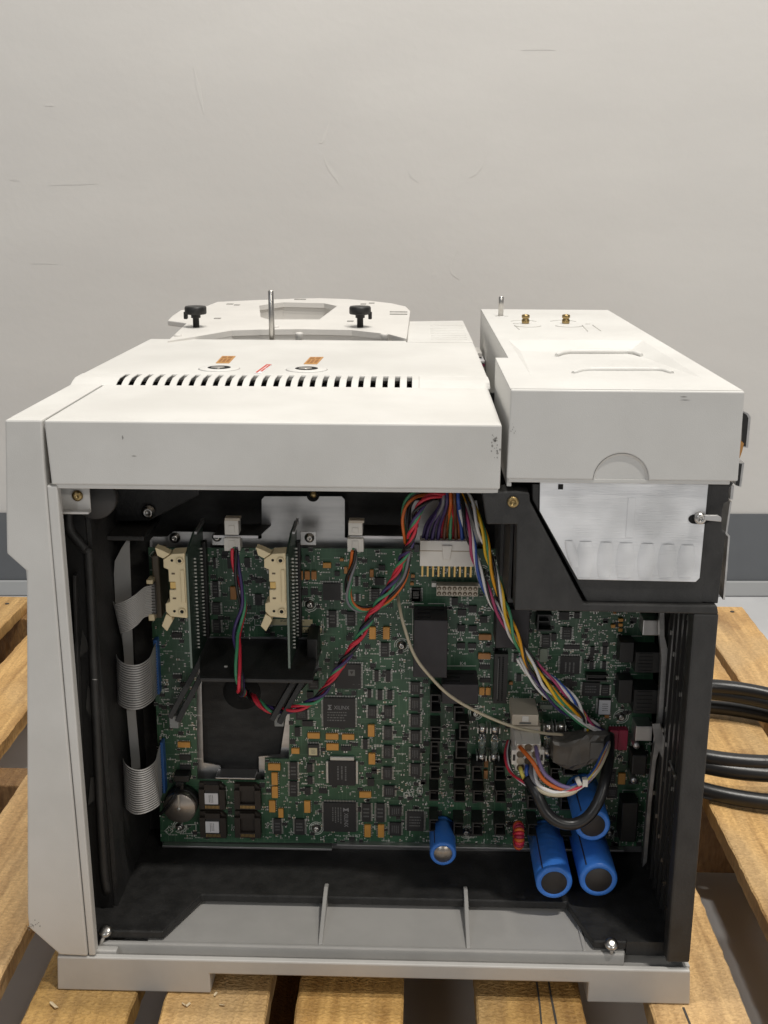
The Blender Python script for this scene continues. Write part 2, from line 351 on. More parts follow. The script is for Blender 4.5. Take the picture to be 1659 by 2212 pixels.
BOARDS = [(-0.665, -0.573), (-0.528, -0.443), (-0.390, -0.300), (-0.268, -0.186), (-0.162, -0.082), (-0.057, 0.026), (0.083, 0.167), (0.218, 0.292), (0.343, 0.449), (0.459, 0.541)]
for i, (a, b) in enumerate(BOARDS):
    board(a, b, -0.16, 0.888, -0.0185, -0.0005, wood, "deck_board", i)
def beam(y0, y1, z0, z1, x0, x1, name, mt=woodd):
    o = MB().box(x0, x1, y0, y1, z0, z1, mt).build(name, pallet, bevel=0.002); o.matrix_parent_inverse = Matrix.Translation((0, 0, 0.13))
beam(0.345, 0.385, -0.112, -0.019, -0.665, 0.541, "stringer"); beam(0.84, 0.88, -0.112, -0.019, -0.665, 0.541, "stringer"); beam(-0.155, -0.115, -0.112, -0.019, -0.665, 0.541, "stringer")
for a, b in ((-0.665, -0.56), (-0.16, -0.06), (0.44, 0.541)):
    board(a, b, -0.16, 0.888, -0.1295, -0.1125, woodd, "bottom_board", 50 + int(a * 100))
for (a, b) in BOARDS:
    for y in (-0.133, 0.362, 0.861):
        for f in (.25, .72):
            x = a + (b - a) * f; o = MB().lathe((x, y + random.uniform(-.006, .006), -0.0007), (0, 0, 1), [(.0034, 0), (.0034, .0004), (.0024, .0009), (.0001, .0010)], inkdark, n=10).build("nail_head", pallet); o.matrix_parent_inverse = Matrix.Translation((0, 0, 0.13))
# cracks in two boards
for (pts, w) in [([(1160, 2121), (1166, 2165), (1170, 2212)], 0.0007), ([(1185, 2120), (1192, 2160), (1199, 2195), (1203, 2214)], 0.0007), ([(1476, 2176), (1484, 2195), (1492, 2214)], 0.0008)]:
    mb = MB(); c = [PZ(u, v, 0) for u, v in pts]
    l = [(p.x - w * random.uniform(.6, 1.3), p.y) for p in c]; r = [(p.x + w * random.uniform(.6, 1.3), p.y) for p in c]
    mb.prism(l + r[::-1], 'Z', -0.002, 0.00015, inkdark); o = mb.build("crack", pallet); o.matrix_parent_inverse = Matrix.Translation((0, 0, 0.13))
chipw = mat("fresh_wood", (0.66, 0.54, 0.36), 0.7)
for i, (u, v, lab) in enumerate([(117, 2172, "pale wood splinter on the board in front of the base's front foot"), (407, 2171, "pale wood crumb on the second board, near the foot's inner corner"), (398, 2170, "tiny wood crumb beside another on the second board"), (480, 2171, "single pale wood speck on the second board under the base"), (466, 2148, "wood shaving at the inner corner of the front foot")]):
    p = PZ(u, v, 0); a = random.uniform(0, 3); s = (0.0045 if i == 0 else 0.0022)
    pts = []
    for dx, dy, dz in ((-1, -.3, 0), (1, -.25, 0), (1, .2, .35), (-1, .25, .3), (-.9, .3, 0), (.9, .4, 0), (.8, .45, .3), (-.8, .4, .35)):
        pts.append(p + Vector(((dx * math.cos(a) - dy * math.sin(a)) * s, (dx * math.sin(a) + dy * math.cos(a)) * s, dz * s + 0.0002)))
    tag(MB().hexa(pts, chipw).build("wood_splinter"), lab, "wood chip", "wood chips on the pallet boards")

# ================================================================== INSTRUMENT
inst = thing("laboratory_instrument", "off-white laboratory instrument with its side open, circuit board showing, on a pallet", "instrument", (0, 0, 0))
# ---- base tray
xa, xb = P(455, 2144).x, P(1268, 2167).x; zb = P(480, 2105).z
mb = MB()
mb.prism([(-0.25, 0.0), (xa, 0.0), (xa, zb), (xb, zb), (xb, 0.0), (0.25, 0.0), (0.248, 0.0308), (-0.248, 0.0308)], 'Y', 0.0, 0.0055, basegrey)
base = mb.build("base_tray", inst, bevel=0.0012)
mb = MB()
mb.box(-0.248, 0.248, 0.006, 0.56, 0.016, 0.0225, basegrey)
mb.hexa([(-0.18, 0.0167, 0.0310), (0.20, 0.0167, 0.0310), (0.20, 0.0167, 0.0338), (-0.18, 0.0167, 0.0338), (-0.18, 0.12, 0.0275), (0.20, 0.12, 0.0275), (0.20, 0.12, 0.0305), (-0.18, 0.12, 0.0305)], basegrey)
mb.box(-0.249, -0.244, 0.006, 0.56, 0.0005, 0.030, basegrey); mb.box(0.244, 0.249, 0.006, 0.56, 0.0005, 0.0306, basegrey)
mb.box(xa - 0.004, xa, 0.006, 0.12, 0.0005, 0.0158, basegrey); mb.box(xb, xb + 0.004, 0.006, 0.12, 0.0005, 0.0158, basegrey)
mb.build("tray_floor", base)
x0, x1 = P(212, 2040, .012).x, P(1350, 2063, .012).x
mb = MB(); mb.prism([(x0, 0.0226), (x1, 0.0226), (x1, 0.0352), (x0 + 0.003, 0.0352), (x0, 0.033)], 'Y', 0.0125, 0.0165, basegrey)
mb.build("inner_wall", base, bevel=0.0012)
mb = MB(); mb.box(P(205, 2040, .01).x, P(255, 2055, .01).x, 0.0058, 0.0123, 0.0227, 0.0330, basegrey); mb.build("corner_block", base, bevel=0.001)
for (u0, v0) in ((692, 2035), (1012, 2045)):
    x = PZ(u0, v0, 0.036).x
    mb = MB(); mb.prism([(0.0166, 0.0226), (0.085, 0.0226), (0.085, 0.0440), (0.076, 0.0470), (0.068, 0.0462), (0.0166, 0.0352)], 'X', x - 0.0017, x + 0.0017, basegrey)
    mb.build("rib", base, bevel=0.0007)
# sloping web at the rear end of the tray cutout
xr = PZ(1263, 2046, .036).x
MB().prism([(0.0166, 0.0226), (0.05, 0.0226), (0.05, 0.0348), (0.0166, 0.0348)], 'X', xr - 0.0015, xr + 0.0015, basegrey).build("rib", base, bevel=0.0007)
# ---- chassis floor with its cut-out
CH = 0.0425
fl = [(-0.2440, 0.018), (PZ(348, 2024, CH).x, 0.018), (PZ(437, 1930, CH).x, 0.068), (PZ(1222, 1938, CH).x, 0.068), (PZ(1282, 2028, CH).x, 0.018), (0.2400, 0.018), (0.2400, 0.17), (-0.2440, 0.17)]
mb = MB(); mb.prism(fl, 'Z', CH - 0.0072, CH, black); floorp = mb.build("chassis_floor", inst, bevel=0.0012)
for (u, v) in ((228, 2003), (1321, 2031)):
    c = PZ(u, v, CH + 0.004); c.y = max(c.y, 0.014)
    mb = MB(); mb.lathe((c.x, c.y, c.z - 0.004), (0, -0.55, 0.84), [(0.0022, -0.004), (0.0024, 0.0), (0.0052, 0.0003), (0.0052, 0.0018), (0.0040, 0.0030), (0.0018, 0.0034), (0.0002, 0.0034)], steel)
    mb.build("screw", floorp)
for (u0, v0, u1, v1) in ((215, 2045, 228, 2015), (1321, 2060, 1322, 2035)):
    mb = MB(); mb.tube([P(u0, v0, .013), P((u0 + u1) / 2, (v0 + v1) / 2, .0125), P(u1, v1, .0145)], 0.0014, basegrey); mb.build("screw_stalk", base)
# ---- inner walls of the bay
mb = MB(); mb.box(-0.2150, -0.2118, 0.050, 0.168, CH + .0003, 0.452, black); mb.box(-0.2400, -0.2152, 0.047, 0.050, CH + .0003, 0.452, blackp); mb.box(-0.2440, -0.2402, 0.0125, 0.050, CH + .0003, 0.435, blackp); lw = mb.build("bay_wall", inst)
YB = 0.150
mb = MB(); mb.box(-0.2135, 0.1, YB, YB + 0.004, 0.2, 0.4565, blackfelt); mb.box(-0.2135, 0.2395, YB + .0145, YB + 0.018, CH + .0005, 0.32, blackfelt); backp = mb.build("back_plate", inst)
# angled black gusset and ledge in the upper corner of the bay
mb = MB(); mb.prism(xz([(232, 1128), (320, 1126), (430, 1070), (430, 1050), (200, 1050)], 0.12), 'Y', 0.12, 0.146, black); mb.build("gusset", backp, bevel=0.001)
mb = MB()
a, b = P(235, 1160, .10), P(318, 1162, .10); mb.box(a.x, b.x, 0.09, 0.146, a.z, a.z + 0.004, black); mb.build("ledge", backp, bevel=0.001)
for (u, v, Y, r) in ((365, 1083, YB, 0.0042), (319, 1108, 0.118, 0.0042)):
    c = P(u, v, Y - .003)
    mb = MB(); mb.lathe((c.x, Y, c.z), (0, -1, 0), [(r * 1.35, 0.0), (r * 1.35, 0.0012), (r, 0.0014), (r, 0.0036), (r * 0.6, 0.0042), (r * .5, 0.003), (0.0001, 0.003)], steel, n=12); mb.build("bolt", backp)
for i, (u, v0, v1) in enumerate(((163, 1240, 1700),)):
    a, b = P(u, v0, .044), P(u + 14, v1, .044)
    MB().hexa([(b.x - .0012, .040, b.z), (b.x + .0012, .040, b.z), (a.x + .0012, .040, a.z), (a.x - .0012, .040, a.z), (b.x - .0012, .0468, b.z), (b.x + .0012, .0468, b.z), (a.x + .0012, .0468, a.z), (a.x - .0012, .0468, a.z)], black).build("moulded_rib", lw, bevel=0.0005)
# gasket tube that runs down the bay
mb = MB(); mb.tube(smooth_path([P(147, 1095, .045), P(149, 1135, .045), P(158, 1155, .045), P(185, 1188, .045), P(192, 1215, .045), P(205, 1500, .045), P(222, 1850, .045), P(232, 1930, .045)], 6), 0.0034, black, n=10); mb.build("edge_gasket", lw)
for pts in ([(190, 1480), (186, 1530), (202, 1560), (206, 1500)], [(196, 1680), (190, 1740), (212, 1720), (216, 1670)], [(178, 1360), (172, 1420), (196, 1400)]):
    MB().prism(xz(pts, .046), 'Y', 0.0455, 0.0465, mat("film_%d" % pts[0][0], (0.06, 0.058, 0.055), 0.2)).build("film_strip", lw)
for pts in () and ([(214, 1480), (205, 1520), (228, 1560), (236, 1540)], [(205, 1640), (196, 1700), (224, 1690), (230, 1650)], [(180, 1190), (160, 1215), (172, 1222)], [(190, 1300), (170, 1330), (165, 1350), (196, 1330)]):
    MB().prism(xz(pts, .03), 'Y', 0.0300, 0.0312, mat("film_%d" % pts[0][0], (0.03, 0.029, 0.028), 0.25)).build("film_strip", lw)
# ---- front column
lx_top = P(89.5, 907).x
colp = [(10, 907), (12, 1070), (14, 1196), (57, 1234), (59, 1975), (62, 2004), (129, 2063), (189, 2066), (142, 1556), (96, 1015), (90, 907)]
cp = xz(colp); mb = MB(); mb.prism(cp, 'Y', 0.0, 0.012, white); column = mb.build("front_column", inst, bevel=0.0014)
mb = MB(); mb.box(-0.2506, lx_top, 0.0122, 0.1515, 0.436, 0.4607, white); mb.box(-0.2500, -0.2445, 0.0122, 0.56, 0.034, 0.4355, white); mb.build("column_side", column, bevel=0.0008)
cp2 = xz([(191, 2066), (205.5, 2066), (122.5, 1051), (99.5, 1049), (143.7, 1556)])
mb = MB(); mb.prism(cp2, 'Y', 0.0008, 0.010, white); mb.build("column_edge", column, bevel=0.0012)
MB().box(P(105, 1060).x, P(206, 2066).x - 0.001, 0.0065, 0.011, P(125, 2067).z - 0.0012, P(125, 2067).z + 0.0003, inkdark)
# ---- top cover of the bay
ZT = 0.4607
def lx(v): return P(94.5 + (v - 909) * 0.121, v).x
mb = MB()
zs0, zs1 = P(112, 1047).z, ZT
xr_t, xr_b = P(1084.5, 918).x, P(1080, 1060).x
mb.hexa([(lx(1047), 0, zs0), (xr_b, 0, zs0), (xr_t, 0, zs1), (lx(909), 0, zs1), (lx(1047), 0.004, zs0), (xr_b, 0.004, zs0), (xr_t, 0.004, zs1 - .0002), (lx(909), 0.004, zs1 - .0002)], white)
cover = mb.build("side_cover", inst, bevel=0.0012)
mb = MB(); mb.box(P(122, 1058, .003).x, xr_b - 0.001, 0.0022, 0.0062, 0.4122, zs0 + 0.0006, white); mb.build("cover_lip", cover, bevel=0.0008)
mb = MB(); mb.box(lx(909) + .0002, xr_t, 0.0043, 0.1500, ZT - 0.004, ZT - 0.0002, white); mb.box(xr_t - .003, xr_t - .0002, 0.0045, 0.15, 0.42, ZT - .0045, white)
mb.build("cover_top", cover, bevel=0.001)
# vent strip: ribs between dark slots
ZR = ZT + 0.0035
vx0, vx1 = PZ(249, 815, ZT).x + 0.010, PZ(905, 832, ZT).x
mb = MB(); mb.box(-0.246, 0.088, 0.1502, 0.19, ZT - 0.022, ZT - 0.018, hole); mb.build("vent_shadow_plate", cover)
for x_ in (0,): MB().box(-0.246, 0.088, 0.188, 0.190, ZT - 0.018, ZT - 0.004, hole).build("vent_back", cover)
nslot = 25; pitch = (vx1 - vx0) / nslot
def wedge(x0, x1):
    mb = MB(); prof = [(0.1502, ZT - 0.0022), (0.1502, ZT - 0.0006), (0.157, ZT + 0.0018), (0.165, ZR), (0.178, ZR), (0.1860, ZR), (0.186, ZR - 0.0016), (0.166, ZR - .0016), (0.157, ZT + 0.0002)]
    return mb.prism(prof, 'X', x0, x1, white)
wedge(-0.2514, vx0).build("vent_end", cover, bevel=0.0006)
wedge(vx1, 0.0895).build("vent_end", cover, bevel=0.0006)
for i in range(nslot):
    wedge(vx0 + pitch * (i + 0.42), vx0 + pitch * (i + 1)).build("vent_rib", cover, bevel=0.0005)
# ---- rear top panel behind the vents
mb = MB(); mb.prism([(-0.2514, 0.1862), (0.0893, 0.1862), (0.0885, 0.408), (0.0200, 0.408), (0.0195, 0.420), (-0.2490, 0.420)], 'Z', ZR - 0.006, ZR, white)
mb.box(-0.2514, -0.2484, 0.155, 0.42, 0.30, ZR - .0062, white); mb.box(0.085, 0.088, 0.155, 0.62, 0.30, ZR - .0062, white)
tpan = mb.build("top_panel", inst, bevel=0.0015)
mb = MB(); mb.prism([(0.0200, 0.4095), (0.0885, 0.4095), (0.086, 0.615), (0.020, 0.600)], 'Z', ZR - 0.010, ZR + 0.0006, white); tp2 = mb.build("rear_panel_plate", tpan, bevel=0.0015)
for i in range(9):
    y = 0.43 + i * 0.016; MB().box(0.045, 0.083, y, y + 0.004, ZR + 0.0004, ZR + 0.0009, white).build("ridge", tp2)
for (cx, cy) in ((-0.141, 0.217), (-0.065, 0.216)):
    mb = MB(); mb.lathe((cx, cy, ZR - .0002), (0, 0, 1), [(0.0185, 0.0), (0.0165, 0.0012), (0.0112, 0.0013)], white, n=40); mb.build("dish_ring", tpan)
    mb = MB(); mb.lathe((cx, cy, ZR), (0, 0, 1), [(0.0001, 0.0014), (0.0095, 0.0014), (0.0100, 0.0012)], hole, n=32); mb.build("port_hole", tpan)
    mb = MB(); mb.lathe((cx - 0.001, cy - .001, ZR), (0, 0, 1), [(0.0001, 0.00165), (0.0058, 0.00165), (0.006, 0.0014)], steel, n=24); mb.build("port_insert", tpan)
for (u, v) in ((487, 777), (677, 779)):
    a, b, c, d = PZ(u - 21, v + 8, ZR), PZ(u + 8, v + 8, ZR), PZ(u + 22, v - 7, ZR), PZ(u - 7, v - 7, ZR)
    up = Vector((0, 0, 0.0005)); mb = MB(); mb.hexa([a, b, c, d, a + up, b + up, c + up, d + up], ochre); st = mb.build("warning_sticker", tpan)
    mb = MB()
    for r0, r1, c0, c1 in ((.1, .3, .1, .45), (.1, .3, .55, .9), (.4, .85, .12, .3), (.4, .9, .38, .6), (.4, .85, .68, .9)):
        q = lambda s, t: a + (b - a) * s + (d - a) * (1 - t) + up * 1.3
        mb.face([len(mb.v) + k for k in range(4)], inkbrown); mb.v += [q(c0, r1), q(c1, r1), q(c1, r0), q(c0, r0)]
    mb.build("sticker_print", st)
a, b, c, d = PZ(549, 807, ZR), PZ(563, 808, ZR), PZ(587, 789, ZR), PZ(575, 788, ZR); up = Vector((0, 0, 0.0005))
mb = MB(); mb.hexa([a, b, c, d, a + up, b + up, c + up, d + up], paper); st = mb.build("caution_sticker", tpan)
mb = MB()
for (c0, c1, r0, r1) in ((.08, .4, .05, .95), (.55, .85, .2, .55), (.55, .85, .6, .95), (.1, .95, .93, .99)):
    q = lambda s, t: a + (b - a) * s + (d - a) * t + up * 1.4
    mb.face([len(mb.v) + k for k in range(4)], inkred); mb.v += [q(c0, r0), q(c1, r0), q(c1, r1), q(c0, r1)]
mb.build("sticker_print", st)
# rod standing behind the panel
def rod(x, y, z0, z1, r, name="guide_rod"):
    mb = MB(); mb.lathe((x, y, z0), (0, 0, 1), [(r, 0), (r, z1 - z0 - 0.001), (r * 0.75, z1 - z0), (0.0001, z1 - z0)], steel, n=16); return mb.build(name, inst)
c = P(585, 627, .428); rod(c.x, 0.428, 0.42, c.z, 0.0030)
c = P(1083, 640, .478); rod(c.x, 0.478, 0.4845, c.z, 0.0028)
# ---- tower plate with two knobs
def pl_pt(u, v):
    z = 0.472
    for _ in range(30):
        q = PZ(u, v, z); z = 0.466 + (q.y - 0.40) * 0.034
    return PZ(u, v, z)
outer = [(362, 737), (430, 726), (500, 714), (560, 712), (650, 711), (760, 713), (840, 722), (878, 732), (886, 672), (876, 662), (845, 655), (800, 650), (750, 646), (690, 644), (640, 645), (560, 648), (470, 652), (440, 664)]
ob = [pl_pt(*p) for p in outer]; up = Vector((0, 0, -0.006))
inner = [pl_pt(*p) for p in [(563, 685), (580, 690), (690, 690), (728, 661), (700, 655), (612, 653), (560, 660)]]
mb = MB()
# ring between outline and hex hole: triangulated with bmesh
bm = bmesh.new(); vo = [bm.verts.new(p) for p in ob]; vi = [bm.verts.new(p) for p in inner]
ed = [bm.edges.new((vo[i], vo[(i + 1) % len(vo)])) for i in range(len(vo))] + [bm.edges.new((vi[i], vi[(i + 1) % len(vi)])) for i in range(len(vi))]
bmesh.ops.triangle_fill(bm, edges=ed, use_beauty=True)
ex = bmesh.ops.extrude_face_region(bm, geom=bm.faces[:]); bmesh.ops.translate(bm, verts=[e for e in ex["geom"] if isinstance(e, bmesh.types.BMVert)], vec=up)
bmesh.ops.recalc_face_normals(bm, faces=bm.faces)
me = bpy.data.meshes.new("tower_plate"); bm.to_mesh(me); bm.free(); me.materials.append(castw)
plate = bpy.data.objects.new("tower_plate", me); COL.objects.link(plate); plate.parent = inst
mb = MB()   # skirts of the casting below the plate edges
for ring, dz in ((ob, 0.03), (inner, 0.035)):
    n = len(ring); b0 = len(mb.v)
    cen = sum(ring, Vector()) / n
    for p in ring: q = p + (cen - p) * (0.02 if ring is ob else -0.04); mb.v += [q + Vector((0, 0, -0.0065)), q + Vector((0, 0, -dz))]
    for i in range(n):
        j = (i + 1) % n; mb.face((b0 + 2 * i, b0 + 2 * j, b0 + 2 * j + 1, b0 + 2 * i + 1), castw)
mb.build("casting_skirt", plate)
MB().box(-0.245, 0.0, 0.425, 0.80, 0.425, 0.430, castw).build("oven_deck", inst)
q = [pl_pt(*p) for p in [(362, 690), (372, 680), (390, 668), (440, 665), (428, 690), (405, 696)]]
mb = MB(); mb.loops([[p + Vector((0, 0, -0.001)) for p in q], [p + Vector((0, 0, -0.007)) for p in q]], castw, smooth=False); mb.build("side_tab", plate, bevel=0.001)
for (u, v) in ((424, 707), (778, 707)):
    c = pl_pt(u, v)
    mb = MB(); k = 0.98
    mb.lathe(c, (0, 0, 1), [(0.0035, 0), (0.0035, 0.010), (0.0052, 0.0105), (0.0052, 0.0135), (0.0115 * k, 0.0145), (0.0122 * k, 0.0155), (0.0122 * k, 0.0215), (0.0112 * k, 0.023), (0.004, 0.0222), (0.0001, 0.0222)], blackp, n=28); kb = mb.build("clamp_knob", plate)
    mb = MB(); mb.box(c.x + (-.013 if u < 500 else .009), c.x + (-.009 if u < 500 else .013), c.y - 0.003, c.y + 0.003, c.z + 0.009, c.z + 0.017, blackp); mb.build("knob_pointer", kb, bevel=0.0008)
for (u, v) in ((384, 726), (646, 722), (830, 724), (595, 707)):
    c = pl_pt(u, v); mb = MB(); mb.lathe(c + Vector((0, 0, -0.010)), (0, 0, 1), [(0.0036, 0), (0.0042, 0.010), (0.0042, 0.0115), (0.002, 0.012), (0.0001, 0.012)], castw, n=14); mb.build("boss", plate)
for (u, v, w) in ((497, 657, 7), (512, 659, 6), (785, 657, 6), (803, 655, 6), (470, 688, 7), (757, 694, 7), (642, 647, 6), (655, 647, 6)):
    a, b = pl_pt(u - w, v), pl_pt(u + w, v); MB().box(a.x, b.x, a.y - .004, a.y + .004, a.z - .001, a.z + .0006, smudge).build("slot_mark", plate)
for v in (674, 679):
    a, b = pl_pt(842, v), pl_pt(880, v); MB().box(a.x, b.x, a.y - .003, a.y + .003, a.z - .001, a.z + .0007, smudge).build("slot_mark", plate)
# ---- detector lid
ZL = 0.4847
LX0, LX1 = P(1103.5, 843.4).x, P(1609.5, 844.5).x; zlb = P(1300, 1037).z
mb = MB()
c0 = P(1341, 1036); rr = (P(1400, 1036).x - P(1281, 1036).x) / 2
arc = [(c0.x + rr * math.cos(math.pi * i / 28), zlb + rr * math.sin(math.pi * i / 28)) for i in range(29)]
mb.prism([(P(1094.5, 1036).x, zlb)] + arc[::-1] + [(P(1594, 1041).x, zlb), (LX1, ZL), (LX0, ZL)], 'Y', 0, 0.004, lidw)
lid = mb.build("detector_lid", inst, bevel=0.0010)
ln = 0.1032
# top surface with sunken tray
BL, BR = PZ(1097, 733, ZL), PZ(1383, 735, ZL)
fy = 0.055; dep = 0.0075
rx0, rx1 = BL.x, BR.x + 0.002; by = BL.y
V = [(LX0, 0.0042, ZL), (LX1, 0.0042, ZL), (LX1, 0.55, ZL), (ln, 0.55, ZL), (ln, 0.1525, ZL), (LX0, 0.1525, ZL),
     (rx0, fy, ZL), (rx1, fy, ZL), (rx1, by, ZL), (rx0, by, ZL), (rx0 + .010, by - .022, ZL - dep), (rx1 - .016, by - .022, ZL - dep)]
Fs = [(0, 1, 7, 6), (1, 2, 8, 7), (2, 3, 9, 8), (3, 4, 9), (4, 5, 0, 6), (4, 6, 9), (9, 8, 11, 10), (6, 7, 11, 10), (7, 8, 11), (6, 10, 9)]
mb = MB(); mb.v = [Vector(p) for p in V]
for f in Fs: mb.face(f, lidw)
ltop = mb.build("lid_top", lid)
mb = MB()   # side walls of the lid
mb.box(LX0, LX0 + 0.003, 0.0043, 0.1522, 0.417, ZL - 0.0004, lidw); mb.box(ln, ln + 0.003, 0.1529, 0.55, 0.38, ZL - 0.0004, lidw); mb.box(LX1 - .003, LX1, 0.0043, 0.55, 0.425, ZL - 0.0004, lidw)
mb.box(LX0 + .0005, ln + .003, 0.1500, 0.1524, 0.417, ZL - 0.0004, lidw); mb.box(ln, LX1, 0.547, 0.5497, 0.38, ZL - .0004, lidw); mb.build("lid_side", lid)
mb = MB(); mb.box(P(1098, 1040).x, P(1578, 1045).x, 0.0012, 0.006, P(1300, 1045).z, zlb + 0.0004, lidw); mb.build("lid_lip", lid, bevel=0.0006)
# thumb recess outline: half ring a touch proud, with a half disc sunk inside
mb = MB(); n = 28
rg = [[(c0.x + math.cos(math.pi * i / n) * r, y, zlb + math.sin(math.pi * i / n) * r) for r, y in ((rr, 0.0001), (rr * .985, .0005), (rr * .90, .0020))] for i in range(n + 1)]
mb.loops(rg, lidw, smooth=False, closed=False); mb.build("thumb_bevel", lid)
MB().prism([(c0.x + rr * .905 * math.cos(math.pi * i / n), zlb + rr * .905 * math.sin(math.pi * i / n)) for i in range(n + 1)], 'Y', .0019, .0030, lidw).build("thumb_recess", lid)
for (ua, ub, v) in ((1202, 1386, 764), (1238, 1452, 803)):
    pth = []
    for i in range(15):
        t = i / 14; u = ua + (ub - ua) * t; e = max(abs(t - .5) * 2 - .68, 0) / .32
        q = PZ(u, v - 4 + 7 * e * e, ZL); yy = min(q.y, by - .022)
        zz = ZL - dep * max(0, (q.y - fy) / (by - .022 - fy)); q = PZ(u, v - 4 + 7 * e * e, zz); pth.append(q)
    mb = MB(); mb.tube(pth, [0.0006 + 0.0022 * math.sin(math.pi * min(1, max(0, (i + .6) / 15.2))) ** .4 for i in range(15)], lidw, n=8); mb.build("grip_ridge", ltop)
for (u, v) in ((1135, 699), (1222, 699)):
    c = PZ(u, v, ZL)
    mb = MB(); mb.lathe(c, (0, 0, 1), [(0.0036, 0), (0.0040, 0.002), (0.0040, 0.004), (0.0032, 0.0045), (0.0032, 0.0055), (0.0041, 0.006), (0.0041, 0.0085), (0.003, 0.0092), (0.0014, 0.0092), (0.0014, 0.007)], brass, n=12); mb.build("brass_fitting", lid)
    for sgn in (-1, 1):
        mb = MB(); pth = []
        for i in range(9):
            a = math.radians(40 + 100 * i / 8); pth.append(c + Vector((math.cos(a) * 0.017, sgn * math.sin(a) * 0.030 - (0.004 if sgn < 0 else 0), 0.0001)))
        mb.tube(pth, 0.0006, engr, n=5); mb.build("moulded_arc", lid)
# small marks printed round the fittings
mb = MB()
for (u0, v0, u1, v1) in ((1112, 703, 1122, 712), (1258, 703, 1270, 716), (1265, 700, 1275, 700), (1280, 702, 1298, 715), (1108, 699, 1120, 699), (1070, 683, 1080, 683), (1090, 683, 1098, 683)):
    a, b = PZ(u0, v0, ZL + .0002), PZ(u1, v1, ZL + .0002); mb.tube([a, (a + b) / 2, b], 0.0005, engr, n=4)
mb.build("engraving", lid)
# ---- things visible in the slot between covers
mb = MB(); a, b = P(1021, 700, .45), P(1043, 700, .45); mb.box(a.x, b.x, 0.45, 0.50, 0.444, 0.4475, castw)
slotb = mb.build("slot_bracket", inst)
for i in range(7):
    z = 0.4400 - i * 0.0032; col = [paper, WM["pink"], nylon, WM["green"], nylon, paper, zinc][i]
    MB().box(P(1023, 710, .44).x, P(1044, 710, .44).x + .002, 0.43, 0.47, z, z + 0.002, col).build("stacked_strip", slotb)
MB().box(0.0897, 0.1025, 0.156, 0.54, 0.30, 0.302, blackp).build("slot_floor", slotb)
# ---- electronics box below the lid
fr = xz([(1042, 1068), (1112, 1062), (1144, 1066), (1146, 1086), (1262, 1306), (1551, 1311), (1554, 1330), (1112, 1321), (1117, 1135), (1052, 1135)])
mb = MB(); mb.prism(fr, 'Y', 0.002, 0.022, black); ebox = mb.build("electronics_box", inst, bevel=0.0012)
mb = MB(); mb.prism(xz([(1150, 1046), (1150, 1080), (1268, 1300), (1517, 1304), (1538, 1046)], .006), 'Y', 0.006, 0.016, black); ipan = mb.build("inner_panel", ebox, bevel=0.0008)
alp = [(1166.5, 1040), (1165.5, 1104), (1248.5, 1252), (1503, 1257.5), (1511.5, 1249), (1527, 1125), (1524, 1118), (1506, 1118), (1503, 1108), (1507, 1102), (1528, 1102), (1531, 1040)]
alp = [(1166.5, 1040), (1165.5, 1104), (1248.5, 1252), (1503, 1257.5), (1511.5, 1249), (1531, 1040)]
mb = MB(); mb.prism(xz(alp, .004), 'Y', 0.004, 0.0058, alu); aplate = mb.build("aluminium_plate", ebox, bevel=0.0004)
for i, (u, w_) in enumerate(((1220, 16), (1263, 26), (1307, 24), (1350, 28), (1396, 26), (1440, 26), (1482, 26))):
    v0 = 1168 + i * 1.5; mb = MB(); pts = []
    a, b = P(u - w_ / 2, v0, .004), P(u + w_ / 2, 1247, .004)
    if i == 0: b = P(u + w_ / 2 + 14, 1225, .004)
    nn = 7; rings = []
    for k in range(nn):
        t = k / (nn - 1); wv = math.sin(math.pi * (0.12 + 0.76 * t)) ** 0.35; z = a.z + (b.z - a.z) * t; cx = (a.x + b.x) / 2 + (0.006 * t if i == 0 else 0); hw = (b.x - a.x) / 2 * wv * (0.6 if i == 0 else 1)
        rings.append([(cx + hw * 1.25 * s, 0.004 - 0.0010 * c_, z) for s, c_ in ((-1, 0), (-.75, .7), (0, 1.0), (.75, .7), (1, 0))])
    mb.loops(rings, alu, smooth=True, closed=False, cap0=False, cap1=False); mb.build("pressed_louvre", aplate)
a, b = P(1358, 1075, .004), P(1366, 1160, .004)
MB().hexa([(a.x, .0036, b.z), (b.x, .0036, b.z), (b.x, .0036, a.z), (a.x, .0036, a.z), (a.x - .001, .0041, b.z), (b.x + .001, .0041, b.z), (b.x + .001, .0041, a.z), (a.x - .001, .0041, a.z)], alu).build("pressed_rib", aplate)
a, b = P(1206, 1046, .004), P(1216, 1057, .004); MB().box(a.x, b.x, .0036, .0042, b.z, a.z, hole).build("notch", aplate)
# slot with screw and bar at the plate's edge
mb = MB(); mb.prism([(P(1501, 1121, .004).x + .0045 * math.cos(t) + (0.006 if math.cos(t) > 0 else 0), P(1501, 1121, .004).z + .0034 * math.sin(t)) for t in [i * math.pi / 8 for i in range(16)]], 'Y', .0034, .0042, hole); mb.build("screw_slot", aplate)
c = P(1514, 1121, .0)
mb = MB(); mb.lathe((c.x, .004, c.z), (0, -1, 0), [(.0042, 0), (.0042, .003), (.0034, .0045), (.0016, .005), (.0014, .0036), (.0001, .0036)], steel, n=16); mb.build("screw", aplate)
a, b = P(1522, 1112, -.0012), P(1552, 1124, -.0012)
MB().prism([(a.x, b.z), (b.x + .002, b.z - .001), (b.x + .002, b.z + .002), (b.x - .001, a.z), (a.x, a.z)], 'Y', -.0016, .0, zinc).build("latch_bar", aplate, bevel=0.0005)
c = P(1108.5, 1085.5, .0)
